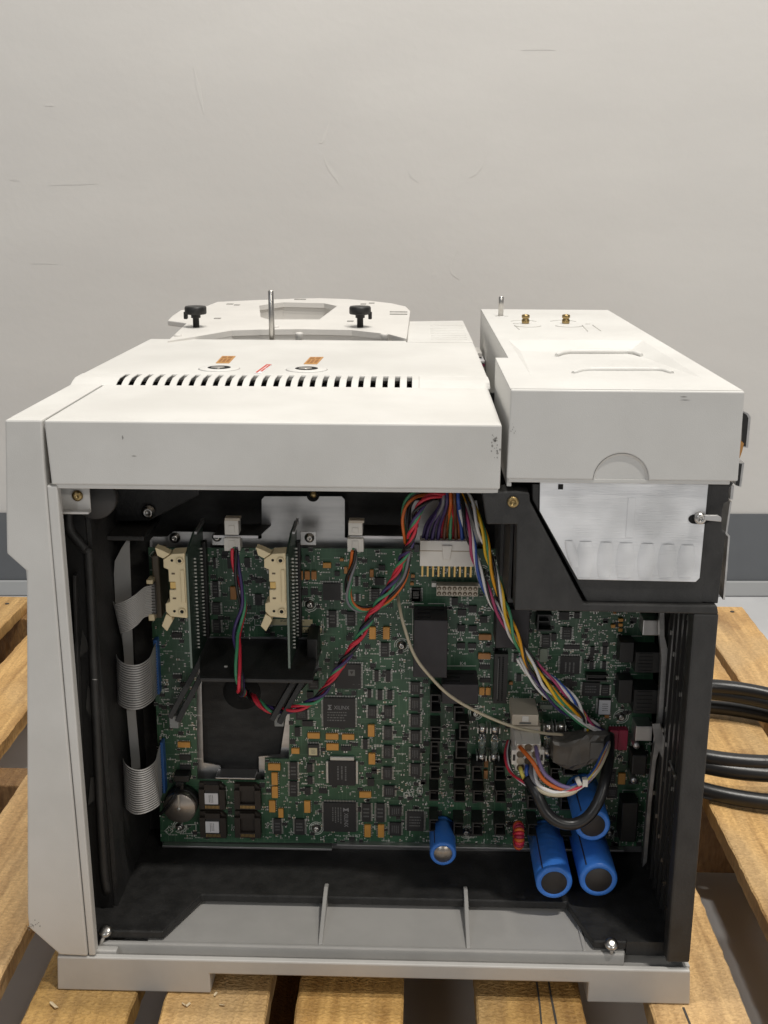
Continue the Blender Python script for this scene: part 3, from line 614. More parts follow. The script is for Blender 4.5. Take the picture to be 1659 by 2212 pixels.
mb = MB(); mb.lathe((c.x, .002, c.z), (0, -1, 0), [(.0040, 0), (.0040, .0014), (.0034, .002), (.0020, .002), (.0018, .0008), (.0001, .0008)], brass, n=16); mb.build("screw", ebox)
# rear bar beside the panel
rb = xz([(1533, 1044), (1588, 1046), (1577, 1058), (1577, 1085), (1566, 1090), (1562, 1112), (1562, 1150), (1570, 1152), (1569, 1166), (1553, 1307), (1515, 1304)], .004)
mb = MB(); mb.prism(rb, 'Y', .0065, .03, black); mb.build("rear_bar", ebox, bevel=0.0008)
for poly, Y in (([(1577, 1084), (1581, 1084), (1571, 1152), (1577, 1158), (1566, 1296), (1562, 1296), (1573, 1160), (1567, 1153)], .031), ([(1580, 1050), (1586, 1050), (1583, 1079), (1577, 1079)], .033)):
    MB().prism(xz(poly, Y), 'Y', Y, Y + .12, zinc).build("rear_sheet", ebox)
for poly in ([(1604, 888), (1616, 893), (1622, 901), (1616, 968), (1604, 966)], [(1596, 1000), (1608, 1000), (1601, 1052), (1590, 1049)]):
    pp = xz(poly, .05); MB().prism(pp, 'Y', .05, .2, zinc).build("rear_bracket", ebox)
    cx = sum(p[0] for p in pp) / len(pp); cz = sum(p[1] for p in pp) / len(pp)
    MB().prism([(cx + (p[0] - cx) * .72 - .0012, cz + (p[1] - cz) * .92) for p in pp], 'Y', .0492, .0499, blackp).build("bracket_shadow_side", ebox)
MB().prism(xz([(1601, 952), (1607, 958), (1603, 976), (1598, 990), (1595, 978)], .046), 'Y', .046, .0495, ochre).build("rear_sticker", ebox)
# left flank of the box with vertical ribs
xl = P(1116, 1134).x
mb = MB(); mb.box(xl - .002, xl, 0.0225, 0.160, 0.325, 0.392, black); mb.box(xl, 0.24, 0.0225, 0.16, 0.325, 0.328, black); mb.box(xl, 0.245, 0.10, 0.16, 0.33, 0.42, black); flank = mb.build("box_flank", ebox)
for i in range(9):
    y = 0.075 + i * 0.008; MB().box(xl - .0042, xl - .0021, y, y + .003, 0.327, 0.390, black).build("flank_rib", flank)
# ---- rear pillar and louvred rear wall
pil = xz([(1500, 1328), (1555, 1329), (1491, 2084), (1441, 2083)])
mb = MB(); mb.prism(pil, 'Y', 0.002, 0.016, black); pillar = mb.build("rear_pillar", inst, bevel=0.0016)
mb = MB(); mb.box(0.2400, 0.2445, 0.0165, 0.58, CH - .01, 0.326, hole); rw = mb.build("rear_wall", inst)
mb = MB(); mb.box(P(1350, 2062, .02).x, P(1443, 2072, .02).x, .017, .02, 0.0312, CH + .001, black); mb.build("sill", pillar)
for i in range(7):
    y = 0.028 + i * 0.0140
    for z0, z1 in ((0.046, 0.318),):
        MB().box(0.2350, 0.2398, y, y + 0.0050, z0, z1, blackgloss).build("louvre", rw)
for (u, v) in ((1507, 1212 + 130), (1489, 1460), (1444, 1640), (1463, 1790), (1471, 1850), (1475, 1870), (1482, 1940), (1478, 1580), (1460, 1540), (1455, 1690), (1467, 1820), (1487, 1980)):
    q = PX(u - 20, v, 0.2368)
    if .02 < q.y < .15: MB().box(.2362, .2371, q.y, q.y + .003, q.z, q.z + .004, steel).build("rivet_or_light_speck", rw)  # bright steel specks stand in for light passing through the vent slots
mb = MB(); mb.box(-0.2440, 0.2440, 0.5605, 0.5635, 0.034, 0.40, white); mb.box(0.2412, 0.2444, 0.035, 0.56, 0.3265, 0.4240, white); mb.build("rear_casing", inst, bevel=0.0008)
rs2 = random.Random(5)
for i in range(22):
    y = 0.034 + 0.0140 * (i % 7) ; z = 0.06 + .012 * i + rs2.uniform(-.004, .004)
    MB().box(.2340, .2349, y, y + .0016, z, z + .0034, steel).build("rivet_or_light_speck", rw)  # more steel specks, drawn as light showing through the wall's perforations
# bracket column at the board's rear edge
mb = MB()
pth = [(1424, 1322), (1434, 1322), (1434, 1372), (1441, 1400), (1436, 1470), (1429, 1600), (1416, 1640), (1406, 1734), (1396, 1860), (1387, 1870), (1398, 1734), (1408, 1640), (1420, 1560), (1428, 1420), (1424, 1380)]
mb.prism(xz(pth, .100), 'Y', .098, .104, zinc); brk = mb.build("edge_bracket", inst)
mb = MB(); mb.prism(xz([(1408, 1562), (1424, 1560), (1438, 1605), (1438, 1640), (1431, 1638), (1414, 1602)], .09), 'Y', .088, .0895, zinc); mb.build("bracket_finger", brk)
mb = MB(); mb.tube([PX(1448, 1645, .2355), PX(1456, 1668, .235), PX(1460, 1680, .2345)], .0016, steel); mb.build("bracket_clip", brk)

# ================================================================== CIRCUIT BOARD
YP = 0.130
outl = [(320, 1183), (1420, 1188), (1398, 1828), (347, 1818), (340, 1590)]
cut = [(438, 1375), (688, 1376), (689, 1447), (652, 1490), (626, 1528), (624, 1640), (572, 1638), (572, 1686), (426, 1684), (424, 1400), (430, 1378)]
def plate_with_hole(name, outer, inner, Y0, Y1, mt, parent):
    bm = bmesh.new(); vo = [bm.verts.new((x, Y0, z)) for x, z in outer]; vi = [bm.verts.new((x, Y0, z)) for x, z in inner]
    ed = [bm.edges.new((l[i], l[(i + 1) % len(l)])) for l in (vo, vi) for i in range(len(l))]
    bmesh.ops.triangle_fill(bm, edges=ed, use_beauty=True)
    ex = bmesh.ops.extrude_face_region(bm, geom=bm.faces[:]); bmesh.ops.translate(bm, verts=[e for e in ex["geom"] if isinstance(e, bmesh.types.BMVert)], vec=(0, Y1 - Y0, 0))
    bmesh.ops.recalc_face_normals(bm, faces=bm.faces)
    me = bpy.data.meshes.new(name); bm.to_mesh(me); bm.free(); me.materials.append(mt)
    o = bpy.data.objects.new(name, me); COL.objects.link(o); o.parent = parent; return o
pcb = plate_with_hole("circuit_board", xz(outl, YP), xz(cut, YP), YP, YP + 0.0018, pcbm, inst)
pcb["label"] = "large green circuit board crowded with chips"
# metal pan behind it
pan_o = xz([(325, 1184), (325, 1166), (332, 1158), (362, 1158), (376, 1147), (455, 1148), (563, 1163), (566, 1160), (566, 1078), (572, 1071), (738, 1071), (745, 1078), (745, 1160), (885, 1160), (890, 1080), (1030, 1080), (1046, 1183), (1395, 1190), (1385, 1838), (352, 1832)], YP + .012)
pan_i = xz([(446, 1390), (676, 1390), (676, 1440), (620, 1535), (606, 1628), (560, 1632), (560, 1666), (480, 1668), (476, 1652), (458, 1648), (440, 1645), (436, 1480)], YP + .012)
pan = plate_with_hole("board_pan", pan_o, pan_i, YP + .010, YP + .0115, zinc, inst)
a, b = P(354, 1829, YP), P(718, 1829, YP); c, d = P(728, 1829, YP), P(1345, 1832, YP)
for p0, p1 in ((a, b), (c, d)):
    MB().box(p0.x, p1.x, YP - .006, YP + .0095, p1.z - .0004, p1.z + .0016, zinc).build("pan_flange", pan, bevel=0.0004)
a, b = P(466, 1678, YP - .004), P(552, 1682, YP - .004); MB().box(a.x, b.x, YP - .006, YP + .0098, b.z, b.z + .0016, zinc).build("pan_flange", pan, bevel=0.0004)
def screw(u, v, Y, r, par, ring=True):
    c = P(u, v, Y - .002)
    mb = MB(); mb.lathe((c.x, Y, c.z), (0, -1, 0), [(r * 1.25, 0), (r * 1.25, .0008), (r, .001), (r * .95, .0026), (r * .6, .0034), (r * .3, .0034), (r * .28, .0022), (.0001, .0022)], steel, n=14); s = mb.build("screw", par)
    if ring:
        mb = MB(); n = 24
        for rr_ in (2.1, 1.62):
            for k0, k1 in ((1, 11), (13, 23)):
                for k in range(k0, k1):
                    t0, t1 = 2 * math.pi * k / n + .6, 2 * math.pi * (k + 1) / n + .6
                    q = [(c.x + math.cos(t) * r * f, YP - .0003, c.z + math.sin(t) * r * f) for t, f in ((t0, rr_), (t1, rr_), (t1, rr_ - .2), (t0, rr_ - .2))]
                    b0 = len(mb.v); mb.v += [Vector(x) for x in q]; mb.face((b0, b0 + 1, b0 + 2, b0 + 3), silk)
        mb.build("silk_ring", par)
    return s
for t, x, y in (("B", 330, 728), ("B", 1332, 1172), ("E", 405, 1325), ("F", 400, 1618), ("C", 828, 380), ("G", 755, 362), ("D", 1070, 1230), ("H", 940, 1330), ("A", 250, 228), ("G", 650, 1660)):
    u, v = T(t, x, y); screw(u, v, YP, .0031, pcb)
# hood through the board's window, with its recess panel
zh = P(560, 1385, .135).z
ha, hb = P(455, 1385, .135).x, P(690, 1385, .135).x
mb = MB(); mb.hexa([(P(432, 1476, .058).x, .058, zh - .003), (P(676, 1480, .058).x, .058, zh - .003), (P(676, 1480, .058).x, .058, zh + .0003), (P(432, 1476, .058).x, .058, zh + .0003), (ha - .012, .1475, zh - .003), (hb, .1475, zh - .003), (hb, .1475, zh + .0003), (ha - .012, .1475, zh + .0003)], black)
hood = mb.build("duct_hood", inst, bevel=0.0008)
mb = MB(); q0, q1 = P(428, 1480, .147), P(640, 1690, .147); mb.box(q0.x - .005, q1.x + .02, .1455, .1490, q1.z - .01, zh + .06, blackfelt); mb.build("recess_panel", inst)
pa, pb = P(662, 1381, .1), P(686, 1440, .1); MB().box(pa.x, pb.x, .1, .146, pb.z, pa.z, blackp).build("hood_post", hood, bevel=0.0008)
c = P(488, 1441, .09); MB().lathe((PZ(488, 1441, zh).x, PZ(488, 1441, zh).y, zh + .0002), (0, 0, 1), [(.0016, 0), (.0014, .0008), (.0001, .0010)], nylon, n=12).build("rivet_or_light_speck", hood)
# recess hole ring below the hood lip (wires go in here)
c = P(522, 1497, .144); mb = MB(); mb.lathe((c.x, .1452, c.z), (0, -1, 0), [(.0165, 0), (.0160, .0008), (.0001, .0009)], hole, n=24); mb.build("cable_opening", hood)
# card guide arms
for (u0, v0, u1, v1) in ((452, 1392, 372, 1540), (470, 1392, 388, 1548), (672, 1400, 590, 1545), (690, 1400, 606, 1552)):
    a, b = P(u0, v0, .128), P(u1, v1, .105); dirv = (b - a).normalized(); side = dirv.cross(Vector((0, 1, 0))).normalized() * .0023
    h = Vector((0, -.010, 0))
    MB().hexa([a - side, a + side, a + side + h, a - side + h, b - side, b + side, b + side + h, b - side + h], black).build("card_guide", hood, bevel=0.0006)
for (u, v) in ((378, 1552), (604, 1548)):
    c = P(u, v, .105); MB().box(c.x - .004, c.x + .004, .1, YP - .0005 if u < 500 else .112, c.z - .007, c.z + .005, clearp).build("guide_clip", hood, bevel=0.001)

RECTS = []
def rect_of(t, r, Y):
    (u0, v0), (u1, v1) = T(t, r[0], r[1]), T(t, r[2], r[3])
    a, b = P(u0, v0, Y), P(u1, v1, Y); return min(a.x, b.x), max(a.x, b.x), min(a.z, b.z), max(a.z, b.z)
def note(x0, x1, z0, z1): RECTS.append((x0 - .0006, x1 + .0006, z0 - .0006, z1 + .0006))
def comp(t, r, h, mt, name, top_extra=0.0, bevel=0.0):
    x0, x1, z0, z1 = rect_of(t, r, YP - h)
    mb = MB(); mb.box(x0, x1, YP - h, YP - .0002, z0, z1, mt); note(x0, x1, z0, z1 + h * .4)
    return mb, (x0, x1, z0, z1)
def leads(mb, x0, x1, z0, z1, h, side, mt=tin, pitch=.00127, ln=.0016):
    if side in 'lr':
        n = max(2, int((z1 - z0) / pitch)); x = x0 - ln if side == 'l' else x1
        for i in range(n):
            z = z0 + (i + .5) * (z1 - z0) / n; mb.box(x, x + ln, YP - h * .45, YP - .0002, z - pitch * .22, z + pitch * .22, mt)
    else:
        n = max(2, int((x1 - x0) / pitch)); z = z1 if side == 't' else z0 - ln
        for i in range(n):
            x = x0 + (i + .5) * (x1 - x0) / n; mb.box(x - pitch * .22, x + pitch * .22, YP - h * .45, YP - .0002, z, z + ln, mt)
def print_rows(mb, x0, x1, z0, z1, Y, rows, mt=chipprint, vert=False):
    rnd = random.Random(int(x0 * 1e5)); q = Y - .00012
    for i in range(rows):
        f0 = (i + .25) / rows; f1 = (i + .62) / rows; s = 0
        while s < .9:
            w = rnd.uniform(.05, .14)
            if vert: c = (x0 + (x1 - x0) * f0, x0 + (x1 - x0) * f1, z1 - (z1 - z0) * (s + w), z1 - (z1 - z0) * s)
            else: c = (x0 + (x1 - x0) * s, x0 + (x1 - x0) * min(.98, s + w), z1 - (z1 - z0) * f1, z1 - (z1 - z0) * f0)
            b0 = len(mb.v); mb.v += [Vector((c[0], q, c[2])), Vector((c[1], q, c[2])), Vector((c[1], q, c[3])), Vector((c[0], q, c[3]))]; mb.face((b0, b0 + 1, b0 + 2, b0 + 3), mt)
            s += w + rnd.uniform(.02, .06)
def chip(t, r, sides="lr", h=.0022, rows=0, vert=False, mt=chipm, name="chip"):
    mb, q = comp(t, r, h, mt, name)
    for s in sides: leads(mb, *q, h, s)
    if rows: print_rows(mb, q[0] + (q[1] - q[0]) * .15, q[1] - (q[1] - q[0]) * .15, q[2] + (q[3] - q[2]) * .2, q[3] - (q[3] - q[2]) * .2, YP - h, rows, vert=vert)
    return mb.build(name, pcb), q
CH_ = [("A", (760, 470, 830, 640), "lr"), ("A", (760, 700, 850, 830), "lr"), ("A", (770, 890, 855, 1030), "lr"), ("A", (1230, 440, 1310, 490), "t"), ("A", (1225, 610, 1300, 730), "lr"), ("A", (320, 1030, 430, 1085), "tb"), ("A", (770, 215, 800, 330), "r"), ("A", (925, 215, 1000, 330), "r"), ("A", (1110, 215, 1170, 320), "r"), ("A", (330, 1490, 430, 1530), "t"),
  ("B", (535, 790, 622, 970), "lr"), ("B", (738, 800, 825, 955), "lr"), ("B", (230, 550, 310, 620), "t"), ("B", (345, 550, 420, 615), "t"), ("B", (1105, 1140, 1192, 1292), "lr"), ("B", (810, 1110, 845, 1215), "lr"), ("B", (1040, 430, 1140, 510), "lr"), ("B", (1000, 550, 1090, 690), "lr"), ("B", (1035, 1440, 1080, 1560), "lr"), ("B", (1160, 1440, 1210, 1565), "lr"), ("B", (1440, 540, 1540, 690), "lr"), ("B", (205, 195, 245, 245), ""), ("B", (285, 195, 325, 245), ""), ("B", (825, 420, 860, 520), "lr"), ("B", (830, 610, 865, 690), "lr"), ("B", (600, 360, 655, 410), ""), ("B", (1080, 295, 1150, 350), "b"),
  ("C", (560, 775, 650, 845), "b"), ("C", (680, 735, 765, 810), "b"), ("C", (560, 945, 640, 1015), "b"), ("C", (680, 955, 765, 1015), "b"), ("C", (555, 1140, 640, 1200), "b"), ("C", (675, 1145, 760, 1200), "b"), ("C", (800, 1380, 910, 1425), "t"), ("C", (805, 1525, 915, 1570), "t"), ("C", (1170, 1255, 1220, 1350), "lr"), ("C", (1200, 1480, 1250, 1560), "lr"), ("C", (495, 650, 560, 730), "l"), ("C", (1480, 1050, 1565, 1190), "lr"), ("C", (800, 850, 880, 920), "r"), ("C", (60, 560, 150, 690), "lr"),
  ("D", (395, 85, 500, 170), "lr"), ("D", (560, 90, 615, 155), "lr"), ("D", (430, 250, 525, 385), "lr"), ("D", (450, 445, 615, 490), "tb"), ("D", (735, 465, 775, 555), "lr"), ("D", (870, 465, 910, 550), "lr"), ("D", (725, 625, 765, 710), "lr"), ("D", (865, 625, 900, 705), "lr"), ("D", (855, 880, 935, 995), "lr"), ("D", (650, 850, 830, 1000), "l"), ("D", (310, 320, 360, 400), "l"), ("D", (130, 890, 190, 970), ""), ("D", (470, 1060, 560, 1130), "t"), ("D", (30, 1050, 90, 1110), "t"), ("D", (450, 820, 530, 900), "t"),
  ("E", (405, 535, 525, 590), "t"), ("E", (410, 645, 530, 690), "t"), ("E", (1430, 1230, 1515, 1400), "lr"),
  ("F", (110, 890, 195, 1080), "lr"), ("F", (110, 1100, 195, 1265), "lr"), ("F", (300, 910, 360, 1000), "r"), ("F", (305, 1050, 360, 1130), "r"), ("F", (275, 1165, 340, 1245), "lr"), ("F", (165, 1510, 275, 1680), "lr"), ("F", (320, 0, 425, 95), ""), ("F", (180, 320, 305, 430), "r"), ("F", (250, 440, 365, 500), "r"), ("F", (165, 510, 225, 610), "r"), ("F", (670, 720, 780, 765), "t"), ("F", (910, 640, 960, 750), "lr"), ("F", (960, 1070, 1030, 1150), ""), ("F", (430, 1180, 520, 1230), "t"),
  ("F", (960, 100, 1000, 190), "lr"), ("F", (1070, 105, 1120, 215), "lr"), ("F", (1175, 110, 1230, 210), "lr"), ("F", (900, 1340, 995, 1540), "lr"), ("F", (1055, 1340, 1145, 1545), "lr"), ("F", (300, 125, 370, 200), ""),
  ("H", (905, 670, 1000, 790), "tb"), ("H", (920, 835, 1020, 950), "tb")]
for t, r, s in CH_:
    chip(t, r, s, rows=3 if (r[2] - r[0]) * (r[3] - r[1]) > 9000 else 0)
for r in ((965, 280, 1055, 415), (1140, 280, 1230, 415), (1140, 500, 1225, 650), (1135, 710, 1225, 850), (1130, 945, 1225, 1085), (1140, 1150, 1255, 1270), (1200, 1370, 1330, 1480), (1200, 1550, 1325, 1690), (1430, 20, 1530, 150), (1430, 190, 1530, 330), (1430, 370, 1530, 510), (1430, 550, 1530, 690), (1430, 730, 1530, 870), (1430, 910, 1530, 1050)):
    chip("F", r, "lr", h=.0026, rows=4, vert=True)
# large square packages
_, q = chip("B", (475, 490, 668, 675), "tr", h=.003)
o, q = chip("B", (600, 1370, 888, 1640), "tr", h=.003, rows=0)
mb = MB(); print_rows(mb, q[0] + .014, q[0] + .038, q[2] + .004, q[3] - .018, YP - .003, 5, vert=True); mb.build("chip_print", pcb)
def square_logo(cx, cz, s, Y, par):
    mb = MB(); mb.box(cx - s, cx + s, Y - .00012, Y - .00002, cz - s, cz + s, chipprint)
    mb.v += [Vector((cx - s * .55, Y - .0002, cz + s * .5)), Vector((cx + s * .55, Y - .0002, cz + s * .5)), Vector((cx, Y - .0002, cz - s * .6))]; n = len(mb.v); mb.face((n - 3, n - 2, n - 1), inkdark)
    mb.build("chip_print", par)
u, v = T("B", 787, 1462); c = P(u, v, YP - .003); square_logo(c.x, c.z, .0028, YP - .003, pcb)
ltr = mat("chip_lettering", (0.27, 0.27, 0.275), 0.6)
def xil(t, r, vertical):
    o, q = chip(t, r, "tlr", h=.0032)
    w, hh = q[1] - q[0], q[3] - q[2]; Y = YP - .0034
    mk = MB()
    if not vertical:
        cx, cz = q[0] + w * .23, q[3] - hh * .31; s = hh * .085
        pts = [(-1, 1), (.55, 1), (.2, .55), (-.25, .55), (.15, 0), (-.25, -.55), (.2, -.55), (.55, -1), (-1, -1), (-.45, 0)]
        lettering("XILINX", (q[0] + w * .58, Y, cz - .0002), hh * .185, ltr, pcb, sx=.82)
        print_rows(mk, q[0] + w * .13, q[0] + w * .75, q[2] + hh * .2, q[3] - hh * .44, YP - .0032, 4)
        tr = lambda a, b: (cx + a * s * 1.1, cz + b * s)
    else:
        cx, cz = q[0] + w * .69, q[3] - hh * .25; s = hh * .085
        pts = [(-1, 1), (.55, 1), (.2, .55), (-.25, .55), (.15, 0), (-.25, -.55), (.2, -.55), (.55, -1), (-1, -1), (-.45, 0)]
        lettering("XILINX", (cx, Y, q[2] + hh * .42), hh * .185, ltr, pcb, rot=-math.pi / 2, sx=.82)
        print_rows(mk, q[0] + w * .25, q[0] + w * .58, q[2] + hh * .3, q[3] - hh * .15, YP - .0032, 4, vert=True)
        tr = lambda a, b: (cx + b * s, cz - a * s * 1.1)
    mk.prism([tr(a, b) for a, b in pts], 'Y', Y, Y + .00012, ltr); mk.build("chip_print", pcb)
xil("F", (475, 190, 825, 515), False); xil("F", (480, 1330, 835, 1650), True)
o, q = chip("F", (540, 875, 825, 1145), "", h=.0034)
mk = MB(); cx, cz = (q[0] + q[1]) / 2, (q[2] + q[3]) / 2; print_rows(mk, cx - .005, cx + .005, cz - .007, cz + .007, YP - .0034, 3, vert=True); mk.build("chip_print", pcb)
for r in ((550, 830, 815, 876), (505, 880, 535, 1120), (830, 880, 858, 1130)):
    mb, _ = comp("F", r, .0028, tin, "l"); mb.build("lead_bar", pcb, bevel=0.0006)
for r in ((1390, 1430, 1570, 1640),): chip("F", r, "tlr", rows=4)
o, q = chip("D", (410, 570, 610, 760), "tlr", h=.003); mk = MB(); print_rows(mk, q[0] + .003, q[0] + .013, q[2] + .001, q[3] - .005, YP - .003, 3, vert=True); mk.build("chip_print", pcb)
# labelled parts
def labelled(t, r, lr, h, mt, side):
    mb, q = comp(t, r, h, chipm, "chip")
    for s in side: leads(mb, *q, h, s)
    x0, x1, z0, z1 = rect_of(t, lr, YP - h); mb.box(x0, x1, YP - h - .0002, YP - h - .00005, z0, z1, mt)
    print_rows(mb, x0 + (x1 - x0) * .3, x1 - (x1 - x0) * .2, z0 + (z1 - z0) * .2, z1 - (z1 - z0) * .2, YP - h - .0002, 4, smdg)
    return mb.build("labelled_chip", pcb)
labelled("F", (310, 700, 430, 830), (320, 732, 412, 812), .004, papery, "tr")
labelled("D", (822, 1035, 948, 1205), (828, 1042, 944, 1198), .004, paper, "l")
# tan resistor packs
TN = [("B", (473, 270, 563, 325), ""), ("B", (978, 968, 1050, 1100), "lr"), ("B", (1128, 968, 1200, 1100), "lr"), ("E", (383, 395, 520, 455), "t"), ("E", (1368, 632, 1503, 705), "t"), ("E", (1405, 732, 1475, 862), "r"), ("E", (1408, 880, 1478, 1005), "r"), ("E", (1378, 1035, 1450, 1160), "r"), ("E", (1480, 1122, 1537, 1218), "t"),
  ("F", (305, 572, 440, 635), "t"), ("F", (505, 580, 643, 645), "t"), ("F", (680, 588, 815, 648), "t"), ("F", (510, 690, 645, 762), "t"), ("F", (130, 740, 218, 800), "t"), ("F", (963, 485, 1035, 613), "r"), ("F", (970, 795, 1043, 915), "r"), ("F", (870, 1215, 1000, 1280), "t"), ("F", (268, 1315, 338, 1442), "r"), ("F", (925, 1575, 995, 1708), "lr"), ("F", (1072, 1575, 1140, 1710), "lr"),
  ("G", (795, 80, 850, 160), "t"), ("G", (865, 80, 918, 160), "t"), ("G", (1480, 140, 1538, 215), "t"), ("D", (210, 965, 265, 1045), ""), ("D", (1040, 155, 1090, 190), ""), ("D", (1040, 210, 1085, 243), ""), ("D", (1040, 263, 1080, 298), ""), ("D", (960, 222, 1003, 258), ""), ("H", (1040, 680, 1110, 800), "")]
for t, r, s in TN:
    mb, q = comp(t, r, .0028, tan, "r")
    for k in s: leads(mb, *q, .0028, k, pitch=.0017, ln=.0013)
    mb.build("resistor_pack", pcb, bevel=0.0004)
for t, r in (("A", (955, 530, 1025, 668)), ("A", (262, 725, 312, 790)), ("B", (203, 360, 255, 455)), ("B", (275, 360, 330, 450)), ("B", (347, 362, 403, 450)), ("B", (703, 315, 740, 385)), ("B", (985, 345, 1025, 425)), ("B", (657, 220, 697, 250)), ("B", (1433, 395, 1475, 430)), ("B", (1425, 480, 1463, 512)), ("C", (790, 1048, 925, 1110)), ("C", (783, 1255, 918, 1318)), ("D", (370, 1050, 440, 1120)), ("G", (850, 870, 890, 945)), ("G", (845, 980, 885, 1070)), ("G", (1118, 18, 1160, 48)), ("D", (985, 85, 1015, 105)), ("D", (890, 1205, 935, 1240))):
    mb, q = comp(t, r, .003, tanb, "c"); mb.build("brown_capacitor", pcb, bevel=0.0003)
for t, r, s in (("D", (185, 485, 260, 630), "lr"), ("D", (180, 1095, 320, 1145), "t")):
    mb, q = comp(t, r, .003, sage, "s")
    for k in s: leads(mb, *q, .003, k)
    mb.build("sage_package", pcb, bevel=0.0003)
# PLCC sockets
sockm = mat("socket_brown", (0.030, 0.023, 0.018), 0.55, bump=0.2, bscale=900)
for r, lab in (((610, 860, 905, 1130), (665, 950, 828, 1095)), ((995, 870, 1290, 1130), None), ((620, 1170, 915, 1440), (678, 1258, 838, 1400)), ((1000, 1170, 1290, 1440), None)):
    h = .008; x0, x1, z0, z1 = rect_of("E", r, YP - h); note(x0, x1, z0, z1 + .004); c = .0045
    ring = [(x0, z0), (x1, z0), (x1, z1 - c), (x1 - c, z1), (x0, z1)]; w = .0050
    mb = MB(); mb.prism(ring, 'Y', YP - h * .55, YP - .0002, sockm)
    mb.box(x0, x0 + w, YP - h, YP - h * .56, z0, z1 - c, sockm); mb.box(x1 - w, x1, YP - h, YP - h * .56, z0, z1 - c, sockm); mb.box(x0 + w, x1 - w, YP - h, YP - h * .56, z0, z0 + w, sockm); mb.box(x0 + w, x1 - w, YP - h, YP - h * .56, z1 - w, z1, sockm)
    for i in range(11):
        x = x0 + w + (x1 - x0 - 2 * w) * (i + .5) / 11; mb.box(x - .0003, x + .0003, YP - h - .0001, YP - h, z0 + .001, z0 + .0038, gold)
    if lab:
        mb.box(x0 + w + .0004, x1 - w - .0004, YP - h * .9, YP - h * .57, z0 + w + .0004, z1 - w - .0004, chipm)
        a0, a1, b0, b1 = rect_of("E", lab, YP - h * .95); mb.box(a0, a1, YP - h * .96, YP - h * .91, b0, b1, paper)
        print_rows(mb, a0 + (a1 - a0) * .35, a1 - (a1 - a0) * .3, b0 + (b1 - b0) * .25, b1 - (b1 - b0) * .12, YP - h * .96, 3, smdg, vert=True)
    mb.build("chip_socket", pcb, bevel=0.0004)
# heat sinks: U-shaped black fins
def heatsink(t, r, h=.021):
    x0, x1, z0, z1 = rect_of(t, r, YP - h); note(x0, x1, z0, z1 + .008)
    mb = MB(); w = .0012; zc = z1
    mb.box(x0, x1, YP - h * .35, YP - .0002, z0, z1, blackp)
    mb.box(x0, x1, YP - h, YP - h * .36, z1 - w, z1, blackp); mb.box(x0, x1, YP - h, YP - h * .36, z0, z0 + w, blackp); mb.box(x0, x0 + w, YP - h, YP - h * .36, z0 + w, z1 - w, blackp)
    n = max(2, int((z1 - z0) / .006))
    for i in range(1, n): zz = z0 + (z1 - z0) * i / n; mb.box(x0 + w, x1 - .002, YP - h * .8, YP - h * .36, zz - .0005, zz + .0005, blackp)
    return mb.build("heat_sink", pcb)
for r in ((262, 150, 375, 350), (262, 500, 372, 640), (265, 660, 365, 900), (255, 925, 362, 1075), (250, 1190, 350, 1310), (250, 1510, 345, 1640), (520, 280, 640, 460), (580, 480, 685, 640), (540, 650, 670, 850), (520, 900, 660, 1060), (520, 1190, 640, 1325), (515, 1545, 620, 1690), (720, 930, 830, 1090), (730, 1195, 845, 1325), (720, 1545, 830, 1690), (965, 930, 1085, 1090), (975, 1195, 1085, 1330), (965, 1555, 1080, 1690), (1325, 1560, 1420, 1690), (1320, 1250, 1420, 1400)):
    heatsink("G", r)
for r in ((440, 600, 600, 700), (300, 620, 400, 760), (410, 920, 520, 1080), (380, 1350, 520, 1500)): heatsink("H", r, .016)
heatsink("C", (1430, 830, 1580, 1010), .014); heatsink("D", (690, 770, 915, 840), .008)
# dark modules
for t, r, h in (("C", (80, 890, 440, 1520), .033), ("C", (985, 770, 1330, 1200), .030), ("G", (390, 40, 780, 260), .030)):
    mb, q = comp(t, r, h, darkmod, "m"); mo = mb.build("shield_module", pcb, bevel=0.0008)
    n = 5
    for i in range(3):
        y = YP - h * (.25 + .25 * i); MB().box(q[0] + .003, q[0] + (q[1] - q[0]) * (.5 if i else .9), y - .002, y, q[3] + .00005, q[3] + .0004, hole).build("module_slot", pcb)
# long dark header with two rows of holes
h = .009; x0, x1, z0, z1 = rect_of("C", (962, 1260, 1095, 1659), YP - h); z0 = rect_of("G", (960, 0, 1085, 250), YP - h)[2]; note(x0, x1, z0, z1)
mb = MB(); mb.box(x0, x1, YP - h, YP - .0002, z0, z1, blackp)
for i in range(20):
    z = z1 - .003 - (z1 - z0 - .006) * i / 19
    for fx in (.36, .64):
        x = x0 + (x1 - x0) * fx; mb.box(x - .0007, x + .0007, YP - h - .0001, YP - h, z - .0008, z + .0008, hole)
mb.box(x0 + .003, x0 + .0036, YP - h - .0003, YP - h, z0 + .004, z1 - .004, smdg); mb.build("header_socket", pcb, bevel=0.0005)
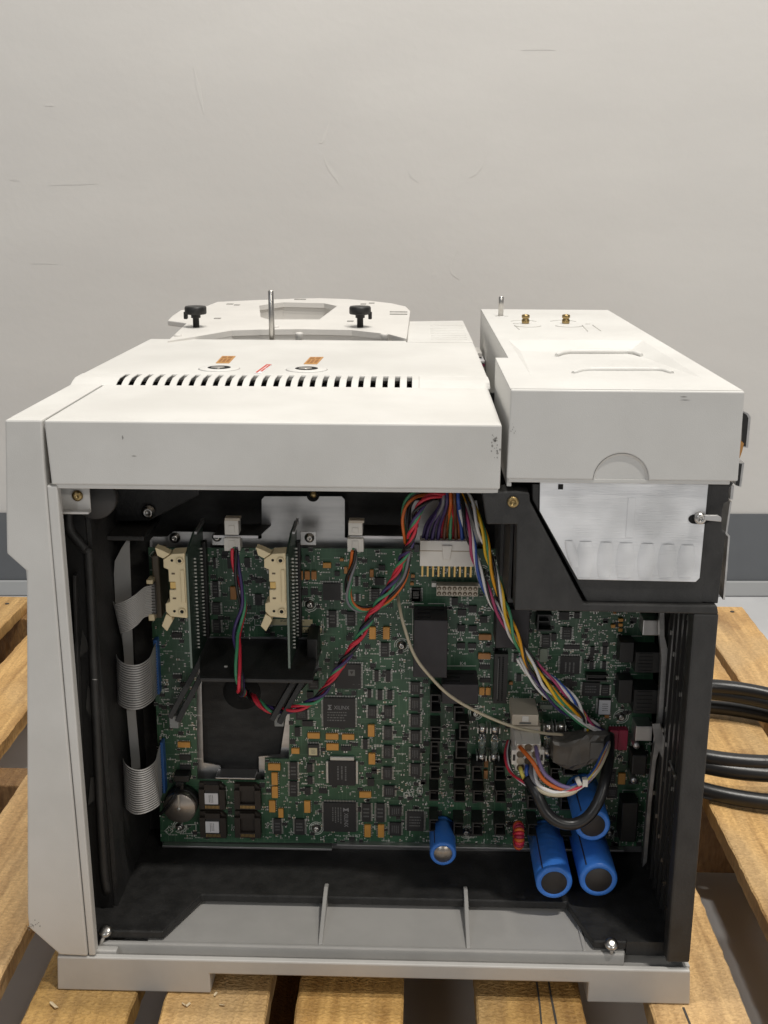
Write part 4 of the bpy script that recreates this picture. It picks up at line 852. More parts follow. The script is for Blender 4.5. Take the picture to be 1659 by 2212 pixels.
# fuses in clips
def fuse(t, x0, y0, y1, w):
    (u0, v0), (u1, v1) = T(t, x0, y0), T(t, x0, y1); Y = YP - .010
    a, b = P(u0, v0, Y), P(u1, v1, Y); r = w * .36166 / 1.8228 * .95 / 2390 / 2
    r = .0034
    x = (a.x + b.x) / 2; mb = MB()
    mb.cyl((x, Y, a.z), (x, Y, a.z - .007), r, steel, n=14); mb.cyl((x, Y, b.z), (x, Y, b.z + .007), r, steel, n=14)
    mb.cyl((x, Y, a.z - .0071), (x, Y, b.z + .0071), r * .9, glassm, n=14)
    for z in (a.z - .0035, b.z + .0035):
        for s in (-1, 1): mb.box(x + s * r * 1.02, x + s * r * 1.25, Y - .003, YP - .0003, z - .0025, z + .0025, tin)
    note(x - r * 1.3, x + r * 1.3, b.z, a.z + .004); mb.build("fuse", pcb)
fuse("G", 822, 485, 870, 80); fuse("G", 960, 490, 870, 80); fuse("D", 265, 1290, 1640, 90); fuse("D", 400, 1290, 1650, 90); fuse("G", 1540, 480, 830, 90)
# red relays, silver jacks, black jacks
for r in ((945, 1370, 1030, 1580), (1045, 1370, 1130, 1590)):
    mb, q = comp("D", r, .008, redrel, "r"); leads(mb, *q, .004, 't', pitch=.002); mb.build("relay", pcb, bevel=0.0006)
for r in ((1310, 170, 1480, 340), (1230, 1325, 1400, 1490)):
    mb, q = comp("D", r, .018, zinc, "j"); mb.build("shield_jack", pcb, bevel=0.0006)
for r in ((1230, 520, 1480, 745), (1215, 930, 1470, 1190)):
    h = .022; mb, q = comp("D", r, h, blackp, "j")
    for i in range(6):
        z = q[2] + (q[3] - q[2]) * (i + .5) / 6; mb.box(q[0] + .002, q[1] - .006, YP - h - .0006, YP - h, z - .0007, z + .0007, blackp)
    mb.build("modular_jack", pcb, bevel=0.0008)
    mb = MB(); mb.box(q[0] - .012, q[0] - .0005, YP - .016, YP - .0003, q[2] + .006, q[3] + .006, blackp); mb.build("jack_latch", pcb, bevel=0.0006)
for r in ((1190, 480, 1340, 700), (1080, 1000, 1230, 1430)):
    h = .018; mb, q = comp("H", r, h, blackp, "d"); mb.build("rear_connector", pcb, bevel=0.0012)
for (x, y) in ((1232, 372), (1203, 750)):
    u, v = T("H", x, y); c = P(u, v, YP - .018); mb = MB(); mb.lathe((c.x, YP - .0003, c.z), (0, -1, 0), [(.003, 0), (.003, .018), (.0026, .0195), (.0001, .0195)], zinc, n=12); mb.build("jack_screw", pcb)
# blue capacitors
def bigcap(u, v, Yf, r, endm, name="blue_capacitor"):
    c = P(u, v, Yf); mb = MB()
    mb.lathe((c.x, YP - .0004, c.z), (0, -1, 0), [(r, 0), (r, .004), (r * .97, .0046), (r, .0052), (r, YP - Yf - .0018), (r * .95, YP - Yf - .0004), (r * .88, YP - Yf), (r * .72, YP - Yf), (r * .70, YP - Yf - .0006)], bluecap, n=36)
    o = mb.build(name, pcb); note(c.x - r, c.x + r, c.z - r, c.z + r)
    mb = MB(); mb.lathe((c.x, Yf + .0004, c.z), (0, -1, 0), [(r * .715, 0), (r * .70, .0006), (.0001, .0006)], endm, n=32); mb.build("capacitor_end", pcb)
    for k in range(2):
        t = math.radians(128 + k * 2.2); t1 = math.radians(128 + (k + 1) * 2.2)
        if k == 0: ms = MB()
        b0 = len(ms.v); ms.v += [Vector((c.x + math.cos(t_) * r * 1.006, y_, c.z + math.sin(t_) * r * 1.006)) for t_, y_ in ((t, YP - .006), (t1, YP - .006), (t1, Yf + .003), (t, Yf + .003))]; ms.face((b0, b0 + 1, b0 + 2, b0 + 3), cap_end)
    ms.build("polarity_stripe", pcb)
    return c
bigcap(957, 1845, .087, .0112, batt); bigcap(1197, 1907, .0575, .0150, cap_end); bigcap(1293, 1901, .0575, .0156, cap_end); bigcap(1280, 1783, .070, .0146, cap_end)
# wound toroid
c = P(1120, 1804, .100); mb = MB(); Rm, rm = .0080, .0044
for i in range(22):
    t0 = 2 * math.pi * i / 22; rings = []
    for k in range(4):
        t = t0 + 2 * math.pi / 22 * k / 3 * .96; cc = Vector((c.x, c.y + Rm * math.cos(t) , c.z + Rm * math.sin(t))); dr = Vector((0, math.cos(t), math.sin(t))); rr = rm * (1 if k in (1, 2) else .86)
        rings.append([cc + (Vector((1, 0, 0)) * math.cos(a) + dr * math.sin(a)) * rr for a in [2 * math.pi * j / 12 for j in range(12)]])
    mb.loops(rings, [redrel, WM["orange"], WM["red"]][i % 3])
mb.build("toroid_inductor", pcb)
# battery with holder and plug
u, v = T("E", 425, 1060); c = P(u, v, YP - .008); mb = MB(); mb.lathe((c.x, YP - .0003, c.z), (0, -1, 0), [(.0148, 0), (.0148, .009), (.0136, .0095), (.0130, .006), (.0001, .006)], blackp, n=32); note(c.x - .016, c.x + .016, c.z - .022, c.z + .015); mb.build("battery_holder", pcb)
u, v = T("E", 403, 1122); c = P(u, v, YP - .017); mb = MB(); mb.lathe((c.x, YP - .0095, c.z), (0, -1, 0), [(.0138, 0), (.0142, .0006), (.0142, .0062), (.0136, .007), (.0001, .0071)], batt, n=40); mb.box(c.x - .0008, c.x + .0008, YP - .0175, YP - .0168, c.z, c.z + .014, tin); mb.lathe((c.x - .0005, YP - .0166, c.z), (0, -1, 0), [(.0018, 0), (.0015, .0012), (.0001, .0014)], tin, n=10); mb.build("coin_battery", pcb)
for r in ((340, 760, 510, 830), (360, 830, 450, 910)):
    mb, q = comp("E", r, .012, blackp, "p"); mb.build("battery_plug", pcb, bevel=0.0006)
mb = MB()
for k in range(3):
    pts = [P(*T("E", 380 + k * 14, 890), YP - .013), P(*T("E", 350 + k * 14, 960), YP - .022), P(*T("E", 270 + k * 14, 1080), YP - .024), P(*T("E", 190 + k * 10, 1180), YP - .012)]
    mb.tube(smooth_path(pts, 5), .0009, WM["black"], n=6)
mb.build("battery_leads", pcb)
# blue edge headers
for (x0_, y0_, x1_, y1_, t) in ((118, 1110, 165, 1659 + 40, "A"), (192, 400, 228, 950, "E")):
    h = .009; x0, x1, z0, z1 = rect_of(t, (x0_, y0_, x1_, y1_), YP - h); note(x0, x1, z0, z1)
    mb = MB(); mb.box(x0, x1 + .002, YP - h, YP - .0003, z0, z1, bluehd)
    for i in range(22):
        z = z0 + (z1 - z0) * (i + .5) / 22; mb.box(x0 - .0006, x0, YP - h * .7, YP - h * .4, z - .0006, z + .0006, blackp)
    mb.build("blue_header", pcb, bevel=0.0004)
# 16 way beige header
h = .0105; x0, x1, z0, z1 = rect_of("C", (330, 515, 778, 632), YP - h); note(x0, x1, z0, z1 + .005)
mb = MB(); mb.box(x0, x1, YP - h, YP - .0003, z0, z1, beige)
mb.box(x0 - .004, x0 - .0002, YP - .006, YP - .0003, z0 + .006, z0 + .0095, nylon); mb.box(x1 + .0002, x1 + .004, YP - .006, YP - .0003, z0 + .006, z0 + .0095, nylon)
for i in range(8):
    for k in range(2):
        cx, cz = x0 + (x1 - x0) * (i + .5) / 8, z0 + (z1 - z0) * (k * .5 + .25); rr = .0018
        pts = [(cx + rr * math.cos(a + (math.pi / 8)), cz + rr * 1.02 * math.sin(a + math.pi / 8)) for a in [2 * math.pi * j / 8 for j in range(8)]]
        mb.prism(pts, 'Y', YP - h - .0001, YP - h + .0001, holeb)
        mb.cyl((cx, YP - h - .0002, cz - .0005), (cx, YP - h + .0001, cz - .0005), .0008, beige, n=8)
mb.build("power_header", pcb, bevel=0.0003)
# printed labels and lettering on the board
def sheet(t, r, mt, name, off=.0004):
    x0, x1, z0, z1 = rect_of(t, r, YP); note(x0, x1, z0, z1); mb = MB(); mb.box(x0, x1, YP - off, YP - .0002, z0, z1, mt); return mb.build(name, pcb, bevel=0.0004), (x0, x1, z0, z1)
lab, q = sheet("B", (253, 963, 462, 1028), papery, "origin_label")
lettering("MADE IN USA", ((q[0] + q[1]) / 2, YP - .0006, q[2] + (q[3] - q[2]) * .35), .0042, inkdark, pcb, rot=math.pi, sx=.95)
lab, q = sheet("B", (-120, 875, 362, 950), papery, "serial_label")
mb = MB(); print_rows(mb, q[0] + .01, q[1] - .006, q[2] + .003, q[3] - .0005, YP - .00042, 2, inkdark); mb.build("serial_print", pcb)
for txt, t, x, y, s, rot in (("-15V", "F", 1440, 1195, .005, math.pi), ("+15V", "F", 1440, 1115, .005, math.pi), ("+5V", "F", 1455, 1248, .005, math.pi), ("GND", "A", 1140, 885, .0045, 0), ("GND", "E", 490, 82, .0045, 0), ("U60", "B", 950, 1425, .0048, 0), ("U67", "F", 840, 1690, .0042, 0), ("P13", "E", 235, 320, .0038, 0), ("U71", "F", 365, 335, .0042, math.pi / 2), ("K4", "C", 615, 1362, .0045, 0), ("17", "A", 1195, 985, .006, 0)):
    u, v = T(t, x, y); c = P(u, v, YP); lettering(txt, (c.x, YP - .0004, c.z), s, silk, pcb, rot=rot)
def outline(pts, w=.00035, closed=True):
    mb = MB(); n = len(pts)
    for i in range(n if closed else n - 1):
        a, b = P(*pts[i], YP - .0003), P(*pts[(i + 1) % n], YP - .0003); mb.tube([a, (a + b) / 2, b], w, silk, n=4)
    return mb.build("silk_outline", pcb)
tt = lambda t, *a: [T(t, x, y) for x, y in a]
outline(tt("A", (80, 185), (122, 138), (170, 185), (128, 228))); outline(tt("E", (243, 1358), (290, 1318), (337, 1358), (290, 1398))); outline(tt("E", (475, 1290), (585, 1290), (585, 1388), (475, 1388)))
outline(tt("A", (1225, 860), (1580, 860), (1580, 945), (1225, 945))); outline(tt("B", (240, 1045), (475, 1045), (475, 870)), closed=False); outline(tt("B", (240, 955), (470, 955)), closed=False)
outline(tt("E", (625, 830), (870, 830), (915, 880), (915, 1090)), closed=False); outline(tt("E", (1003, 833), (1245, 835), (1290, 885), (1290, 1090)), closed=False); outline(tt("C", (68, 1100), (68, 710), (190, 710)), closed=False); outline(tt("C", (235, 710), (418, 710), (418, 840)), closed=False)
outline(tt("C", (440, 1388), (760, 1388)), closed=False); outline(tt("D", (1170, 690), (1170, 345), (1290, 345)), closed=False); outline(tt("D", (1140, 1110), (1140, 760), (1240, 760)), closed=False); outline(tt("H", (1085, 860), (1250, 860)), closed=False); outline(tt("H", (1085, 860), (1050, 1500)), closed=False); outline(tt("H", (1190, 130), (1160, 620)), closed=False)
outline(tt("A", (640, 150), (660, 830)), closed=False, w=.0006); outline(tt("B", (180, 150), (185, 860)), closed=False, w=.0006)
for x, y in ((1530, 1112), (1530, 1195), (1386, 1246)):
    outline(tt("F", (x - 28, y - 28), (x + 28, y - 28), (x + 28, y + 28), (x - 28, y + 28)), w=.0006)
    u, v = T("F", x, y); c = P(u, v, YP); MB().cyl((c.x, YP - .0012, c.z), (c.x, YP - .0002, c.z), .0013, tin, n=8).build("test_point", pcb)
for r in ((690, 900, 820, 1000), (920, 905, 1040, 1000), (455, 625, 510, 710), (225, 625, 260, 705), (480, 900, 540, 980)):
    outline(tt("G", (r[0], r[3]), (r[0], r[1]), (r[2], r[1])), closed=False)
# tiny parts: pads, chips and print too small to tell apart
def in_poly(x, z, poly):
    c = False; n = len(poly)
    for i in range(n):
        (x1, z1), (x2, z2) = poly[i], poly[(i + 1) % n]
        if (z1 > z) != (z2 > z) and x < (x2 - x1) * (z - z1) / (z2 - z1) + x1: c = not c
    return c
PO, PC = xz(outl, YP), xz(cut, YP)
mb = MB(); rnd = random.Random(3); placed = 0
cells = {}
for R_ in RECTS:
    for i in range(int(R_[0] // .01), int(R_[1] // .01) + 1):
        for k in range(int(R_[2] // .01), int(R_[3] // .01) + 1): cells.setdefault((i, k), []).append(R_)
def free(x, z):
    if not in_poly(x, z, PO) or in_poly(x, z, PC): return False
    for R_ in cells.get((int(x // .01), int(z // .01)), ()):
        if R_[0] < x < R_[1] and R_[2] < z < R_[3]: return False
    return True
for _ in range(8500):
    x, z = rnd.uniform(-.195, .235), rnd.uniform(.056, .330)
    right = x > .045
    if not right and rnd.random() < .35: continue
    if not free(x, z): continue
    k = rnd.random(); hz = rnd.random() < .5
    if k < .42:      # two pads with a body between
        a, b = rnd.choice(((.0011, .0006), (.0015, .0008), (.0009, .0005)))
        body = rnd.choice((smdg, smdt, smdg, chipm))
        if hz: mb.box(x - a, x - a * .45, YP - .0006, YP - .0002, z - b, z + b, smdw); mb.box(x + a * .45, x + a, YP - .0006, YP - .0002, z - b, z + b, smdw); mb.box(x - a * .44, x + a * .44, YP - .0007, YP - .0002, z - b, z + b, body)
        else: mb.box(x - b, x + b, YP - .0006, YP - .0002, z - a, z - a * .45, smdw); mb.box(x - b, x + b, YP - .0006, YP - .0002, z + a * .45, z + a, smdw); mb.box(x - b, x + b, YP - .0007, YP - .0002, z - a * .44, z + a * .44, body)
    elif k < .62:    # via
        r = rnd.uniform(.0003, .0006); mb.box(x - r, x + r, YP - .0003, YP - .0001, z - r, z + r, smdw if rnd.random() < .5 else silk)
    elif k < .80:    # reference print: strokes of a few characters
        nchar = rnd.randint(2, 4); s = .0011
        for i in range(nchar):
            cx = x + (i * s * 1.15 if hz else 0); cz = z - (0 if hz else i * s * 1.15)
            mb.box(cx, cx + s * .28, YP - .0003, YP - .0001, cz, cz + s * 1.1, silk); mb.box(cx + s * .3, cx + s * .8, YP - .0003, YP - .0001, cz + rnd.choice((0, .45, .85)) * s, cz + rnd.choice((0, .45, .85)) * s + s * .25, silk)
    elif k < .93:
        a = rnd.uniform(.0012, .0026); b = a * rnd.uniform(.5, .9); mb.box(x - a, x + a, YP - .0014, YP - .0002, z - b, z + b, chipm)
        for i in range(3):
            xx = x - a + 2 * a * (i + .3) / 3; mb.box(xx, xx + .0005, YP - .0006, YP - .0002, z + b, z + b + .0006, smdw); mb.box(xx, xx + .0005, YP - .0006, YP - .0002, z - b - .0006, z - b, smdw)
    else:            # pin row
        for i in range(6): mb.box(x + i * .0013, x + i * .0013 + .0006, YP - .0005, YP - .0001, z, z + .0010, smdw)
tag(mb.build("tiny_components", pcb), kind="stuff")

# ================================================================== PLUG-IN CARDS
cardm = mat("card_green", (0.030, 0.055, 0.040), 0.45, var=0.25, vscale=60)
cardedge = mat("card_edge", (0.17, 0.21, 0.18), 0.5)
def card(un, vt, vb, uf, vf):
    X = P(uf, vf, .128).x
    n0 = PX(un, vt, X); n1 = PX(un + 7, vb, X); zt = P(uf, vf, .128).z
    yn = .065; z0, z1 = P(un + 7, vb, yn).z, P(un, vt, yn).z + .002
    mb = MB(); mb.prism([(yn, z0), (yn + .004, z0 - .001), (.128, z0 - .001), (.128, z1), (yn + .028, z1), (yn, z1 - .008)], 'X', X - .0008, X + .0008, cardm)
    cd = mb.build("plug_in_card", inst)
    mb = MB(); mb.box(X - .0008, X + .0008, yn - .0006, yn - .0001, z0 + .001, z1 - .010, cardedge); mb.build("card_edge", cd)
    mb = MB()
    for i in range(26):
        z = z1 - .02 - i * .0030
        for k in range(2):
            y = yn + .022 + k * .026; mb.box(X + .0009, X + .0026, y, y + .0010, z, z + .0011, smdw)
    tag(mb.build("solder_pins", cd), kind="stuff")
    mb = MB(); mb.box(X + .0009, X + .0042, .119, .1275, z0 + .004, z1 - .016, blackp); mb.build("slot_connector", cd, bevel=0.0006)
    # cream box header with two ejector latches on the card's face, seen on its near end
    def cx(u): return X - .0009 - u
    y0, y1 = yn + .001, yn + .009; zc = (z1 + z0) / 2 + .0185; hh = .0265
    mb = MB()
    prof = [(cx(0), zc - hh), (cx(.013), zc - hh * .95), (cx(.0165), zc - hh * .80), (cx(.0165), zc - hh * .55), (cx(.0130), zc - hh * .50), (cx(.0130), zc - hh * .12), (cx(.008), zc - hh * .12), (cx(.008), zc + hh * .12), (cx(.0130), zc + hh * .12), (cx(.0130), zc + hh * .5), (cx(.0165), zc + hh * .55), (cx(.0165), zc + hh * .80), (cx(.010), zc + hh * .97), (cx(0), zc + hh)]
    mb.prism(prof, 'Y', y0 - .004, y1 + .004, cream); hd = mb.build("box_header", cd, bevel=0.0006)
    mb = MB(); mb.box(cx(.0035), cx(.0008), y0 - .0052, y0 - .0041, zc - hh * .5, zc + hh * .5, cream)
    mb.box(cx(.0125), cx(.0045), y0 - .003, y0 + .004, zc - .0026, zc + .0026, gold)
    mb.build("header_key", cd, bevel=0.0003)
    for s in (-1, 1):
        mb = MB(); cz = zc + s * hh * .78
        mb.lathe((cx(.0038), y0 - .0043, cz), (0, -1, 0), [(.0030, 0), (.0030, .0008), (.0017, .0009), (.0016, .0002), (.0001, .0002)], cream, n=6); mb.lathe((cx(.0038), y0 - .0043, cz), (0, -1, 0), [(.0001, .0009), (.0013, .00095), (.0014, .0002)], hole, n=10)
        mb.lathe((cx(.0098), y0 - .0041, cz), (0, -1, 0), [(.0011, 0), (.0010, .0003), (.0001, .0003)], hole, n=8); mb.box(cx(.0105), cx(.008), y0 - .0044, y0 - .0041, zc + s * hh * .38 - .0006, zc + s * hh * .38 + .0006, holeb)
        mb.build("header_stud", cd)
    for s, pts in ((1, [(.0165, .83), (.0110, .97), (.0180, 1.10), (.0225, 1.16), (.0210, .92)]), (-1, [(.0165, -.88), (.0125, -.97), (.0115, -1.08), (.0165, -1.42), (.0205, -1.25)])):
        MB().prism([(cx(a), zc + hh * b) for a, b in pts], 'Y', y0 - .004, y1 - .002, cream).build("ejector_latch", cd, bevel=0.0005)
    mb = MB(); mb.prism([(yn + .028, z1 - .001), (.124, z1 - .001), (.124, z1 + .003), (yn + .028, z1 + .001)], 'X', X + .001, X + .003, zinc); mb.build("card_stiffener", cd)
    return cd
card(405, 1180, 1445, 436, 1147); card(628, 1180, 1445, 639, 1148)
# screw plates, wire clips on the pan's shelf tabs
for (u0, v0, u1, v1, us, vs) in ((457, 1153, 485, 1178, 468, 1161), (648, 1148, 683, 1178, 668, 1163)):
    a, b = P(u0, v0, .120), P(u1, v1, .120); MB().box(a.x, b.x, .120, .1215, b.z, a.z, zinc).build("card_bracket", pan, bevel=0.0004); screw(us, vs, .120, .0032, pan, ring=False)
screw(377, 1163, YP + .0098, .0036, pan, ring=False); 
c = P(676, 1071, YP + .0095); mb = MB(); mb.lathe((c.x, YP + .0099, c.z), (0, -1, 0), [(.0052, 0), (.0050, .0003), (.0001, .0004)], hole, n=20); mb.lathe((c.x + .0003, YP + .0095, c.z + .001), (0, -1, 0), [(.003, 0), (.0028, .001), (.0001, .001)], brass, n=12); mb.build("pan_screw", pan)
for (u0, u1, v) in ((462, 558, 1157), (757, 888, 1158)):
    a, b = P(u0, v, .108), P(u1, v, .108)
    mb = MB(); mb.prism([(a.x, .107), (b.x, .107), (b.x + .006, .1388), (a.x, .1388)], 'Z', a.z - .0006, a.z + .0006, black); sh = mb.build("shelf_tab", pan)  # black puts the shade on the sheet-metal tab into its colour
    MB().box(a.x, b.x, .1058, .1069, a.z - .0011, a.z + .0009, paper).build("tab_edge_glint", pan)  # white front edge paints in the light the metal reflects
# upper corner bracket on the bay's front
a, b = P(125, 1050, .02), P(196, 1102, .02)
mb = MB(); mb.prism([(a.x, b.z), (b.x, b.z), (b.x, b.z + .016), (b.x - .008, b.z + .017), (b.x - .009, b.z + .024), (b.x, b.z + .025), (b.x, a.z + .004), (a.x, a.z + .004)], 'Y', .02, .0215, castw); cbr = mb.build("corner_bracket", inst, bevel=0.0004)
MB().box(a.x, b.x + .0005, .013, .0198, b.z - .0012, b.z + .0006, castw).build("bracket_flange", cbr, bevel=0.0005)
c = P(166, 1072, .018); mb = MB(); mb.lathe((c.x, .0198, c.z), (0, -1, 0), [(.0040, 0), (.0040, .001), (.003, .0022), (.0012, .0024), (.0001, .0010)], brass, n=14); mb.build("screw", cbr)
c = P(200, 1078, .035); mb = MB(); mb.lathe((c.x, .045, c.z), (0, -1, 0), [(.0165, 0), (.0165, .006), (.0155, .0075), (.0001, .0075)], mat("grey_black_disc", (.045, .043, .042), .6), n=28); mb.build("hinge_disc", cbr)
for (u, v) in ((213, 1280 + 187), (210, 1500)):
    pass

# ================================================================== CABLES
def bundle(name, label, path, cols, r, twist, spread, group=None, cat="wires", k=8):
    t = thing(name, label, cat, path[0])
    ctr = smooth_path(path, k); n = len(cols)
    ln = [0.0]
    for i in range(1, len(ctr)): ln.append(ln[-1] + (ctr[i] - ctr[i - 1]).length)
    up = None; frames = []
    a = None
    for i, p in enumerate(ctr):
        tg = (ctr[min(i + 1, len(ctr) - 1)] - ctr[max(i - 1, 0)]).normalized()
        a = tg.orthogonal().normalized() if a is None else (a - tg * a.dot(tg)).normalized()
        frames.append((p, a.copy(), tg.cross(a)))
    for j, cn in enumerate(cols):
        pts = []
        rad = spread * (1 if n > 1 else 0)
        for i, (p, a_, c_) in enumerate(frames):
            th = twist * ln[i] + 2 * math.pi * j / n + .5 * math.sin(ln[i] * 37 + j * 2); rd = rad * (1 + .25 * math.sin(ln[i] * 53 + j * 1.7))
            pts.append(p - Vector(path[0]) + (a_ * math.cos(th) + c_ * math.sin(th)) * rd)
        MB().tube(pts, r, WM[cn], n=8).build("wire", t)
    return t
R1 = .00135
# main twisted loop across the board
PB = lambda l: [P(u, v, Y) for u, v, Y in l]
b1 = bundle("wire_bundle", "red, green, purple twisted wires looping across the board from under the cover", PB([(960, 1062, .075), (925, 1078, .07), (900, 1110, .07), (890, 1150, .075), (884, 1178, .08), (866, 1215, .09), (845, 1262, .095), (805, 1325, .095), (775, 1378, .10), (742, 1430, .10), (708, 1480, .10), (680, 1512, .10), (640, 1530, .10), (606, 1537, .105), (575, 1528, .11), (548, 1508, .12), (528, 1496, .138)]), ["red", "green", "purple", "black", "red"], .00135, 165, .0021)
t2 = bundle("wire_bundle", "orange, green and grey wires sagging from the middle white clip", PB([(765, 1188, .088), (764, 1215, .09), (754, 1250, .095), (751, 1285, .10), (762, 1308, .10), (785, 1318, .10), (815, 1310, .10), (845, 1290, .098), (872, 1250, .095), (880, 1205, .088), (882, 1178, .085)]), ["orange", "green", "grey", "black"], .0012, 70, .0019)
t3 = bundle("wire_bundle", "red, green and purple wires hanging from the white clip nearest the cards", PB([(507, 1184, .088), (511, 1225, .088), (520, 1275, .088), (524, 1310, .088), (517, 1345, .088), (512, 1375, .08), (515, 1405, .07), (517, 1440, .06), (518, 1470, .054), (520, 1490, .060), (524, 1497, .1), (526, 1498, .140)]), ["red", "green", "purple", "black"], .00135, 55, .0023)
t3b = bundle("wire_bundle", "orange and green wires arching beside the harness under the cover", PB([(925, 1062, .085), (895, 1072, .08), (880, 1092, .08), (876, 1120, .08), (880, 1150, .08), (883, 1174, .084)]), ["orange", "green", "grey", "black"], .0013, 40, .0024)
# 20-way harness and plug
hn = thing("power_harness", "fan of coloured wires entering a big white plug under the cover", "wires", P(965, 1165, .10))
o0 = Vector(hn.location)
fan = ["purple", "purple", "grey", "purple", "grey", "purple", "red", "brown", "orange", "green", "red", "brown", "orange", "blue", "blue", "purple"]
wx0, wx1 = P(912, 1168, .10).x, P(1012, 1168, .10).x; zt = P(960, 1168, .10).z
for i, cn in enumerate(fan):
    f = i / (len(fan) - 1); a = P(952 + 40 * f, 1060, .085 - .006 * (i % 3)); m1 = P(950 + 44 * f, 1092, .086 - .006 * (i % 3)); b = Vector((wx0 + (wx1 - wx0) * f, .102 - .004 * (i % 2), zt - .002))
    m2 = b + Vector(((m1.x - b.x) * .28, -.002, .016))
    MB().tube([p - o0 for p in smooth_path([a, m1, m2, b], 6)], .00135, WM[cn], n=8).build("wire", hn)
x0, x1, z0, z1 = rect_of("C", (150, 25, 735, 310), .094)
mb = MB(); mb.box(x0 - o0.x, x1 - o0.x, .094 - o0.y, .108 - o0.y, z0 - o0.z, z1 - o0.z, nylon)
cx = (x0 + x1) / 2 - o0.x; mb.prism([(cx - .0030, z0 + .006 - o0.z), (cx + .0022, z0 + .006 - o0.z), (cx + .0038, z1 - .0035 - o0.z), (cx - .0040, z1 - .0035 - o0.z)], 'Y', .0925 - o0.y, .0940 - o0.y, nylon)
mb.box(x0 - .0004 - o0.x, x1 + .0004 - o0.x, .0937 - o0.y, .1083 - o0.y, z0 + .0125 - o0.z, z0 + .0131 - o0.z, smdt); hpl = mb.build("plug_housing", hn, bevel=0.0007)
mb = MB()
for i in range(10):
    x = x0 + (x1 - x0) * (i + .5) / 10; mb.box(x - .0007, x + .0007, .098, .0994, z0 - .010, z0, gold); mb.box(x - .0007, x + .0007, .0996, YP - .0003, z0 - .010, z0 - .0088, gold)
mb.build("plug_pins", pcb)
# cable ties
def tie(u, v, Y, r, ax, par_name, label, m_=rubber):
    c = P(u, v, Y); d = Vector(ax).normalized(); mb = MB(); mb.lathe(-d * .0018, d, [(r, 0), (r * 1.12, .0003), (r * 1.12, .0033), (r, .0036)], m_, n=16)
    s = d.orthogonal().normalized(); mb.box(r * .8, r * .8 + .004, -.003, .002, -.003, .003, m_)
    o = mb.build("cable_tie"); o.location = c; return tag(o, label, "cable tie")
tie(884, 1182, .083, .0046, (-.3, 0, 1), "t", "black cable tie round the twisted bundle beside the big white plug")
tie(970, 1078, .084, .0075, (0, 0, 1), "t", "black cable tie round the harness just under the cover edge")
tie(1235 + 15, 1700 - 12, .05, .0034, (1, 0, .5), "t", "small white cable tie on the looped plug wires", nylon)
# two long bundles to the lower rear
b4 = bundle("wire_bundle", "blue, white and crimson wires running down to the lower rear socket", PB([(985, 1060, .085), (998, 1090, .08), (1010, 1140, .075), (1028, 1210, .08), (1050, 1275, .085), (1085, 1335, .09), (1120, 1390, .09), (1165, 1445, .09), (1205, 1478, .09), (1240, 1510, .095), (1262, 1550, .105), (1290, 1572, .115)]), ["blue", "white", "pink", "black", "white"], .00128, 85, .0022)
b5 = bundle("wire_bundle", "yellow, orange, green and white wires running beside the blue ones to the rear", PB([(1003, 1062, .085), (1020, 1090, .08), (1038, 1140, .072), (1056, 1200, .075), (1075, 1270, .08), (1100, 1340, .085), (1128, 1405, .085), (1160, 1455, .085), (1200, 1500, .088), (1240, 1530, .095), (1262, 1552, .105), (1268, 1575, .115)]), ["gold", "green", "yellow", "white", "black"], .00128, 85, .0022)
b5b = bundle("wire_bundle", "white and green wires splitting off to the red relays", PB([(1120, 1420, .09), (1150, 1465, .09), (1190, 1512, .092), (1240, 1550, .10), (1280, 1572, .11), (1312, 1584, .115)]), ["white", "green", "purple", "white"], .0011, 60, .0018)
cw = smooth_path(PB([(858, 1282, .118), (863, 1310, .10), (872, 1350, .09), (895, 1415, .085), (930, 1462, .085), (975, 1505, .085), (1040, 1542, .088), (1110, 1570, .09), (1170, 1583, .095), (1215, 1587, .105)]), 8)
tag(MB().tube(cw, .0013, WM["cream"], n=8).build("lead_wire"), "single cream wire swooping diagonally across the board", "wire")
# 12-way plug with its loop of wires
ph = thing("plug_harness", "white 12-way plug with orange, violet and yellow wires looping right", "wires", P(1143, 1650, .07))
o0 = Vector(ph.location); S = lambda p: Vector(p) - o0
Yf = .072
def gq(x, y, Y): return P(*T("G", x, y), Y)
fp = [(1200, 690), (1455, 690), (1462, 755), (1505, 757), (1500, 915), (1462, 915), (1462, 1010), (1270, 1010), (1185, 980), (1190, 918), (1145, 915), (1148, 757), (1200, 755)]
mb = MB(); q = [gq(x, y, Yf) for x, y in fp]; mb.prism([(p.x - o0.x, p.z - o0.z) for p in q], 'Y', Yf - o0.y, Yf + .006 - o0.y, nylon); mb.build("plug_face", ph, bevel=0.0006)
a, b = gq(1190, 690, Yf), gq(1462, 990, Yf)
MB().box(a.x - o0.x, b.x - o0.x, Yf + .0062 - o0.y, .120 - o0.y, b.z - o0.z, a.z - .0006 - o0.z, nylon).build("plug_body", ph, bevel=0.0008)
a = gq(1255, 600, Yf + .012); b = gq(1392, 640, Yf + .012); MB().box(a.x - o0.x, b.x - o0.x, Yf + .004 - o0.y, Yf + .022 - o0.y, b.z - o0.z - .001, b.z - o0.z + .0022, nylon).build("plug_latch", ph, bevel=0.0005)
for r in range(4):
    for c_ in range(3):
        p = gq(1245 + c_ * 82, 730 + r * 72, Yf); mb = MB(); mb.lathe((p.x - o0.x, Yf - .0001 - o0.y, p.z - o0.z), (0, -1, 0), [(.0034, 0), (.0033, .0003), (.0030, .0002), (.0029, .0001), (.0001, .0001)], holeb if (r + c_) % 2 else beige, n=16); mb.build("plug_hole", ph)
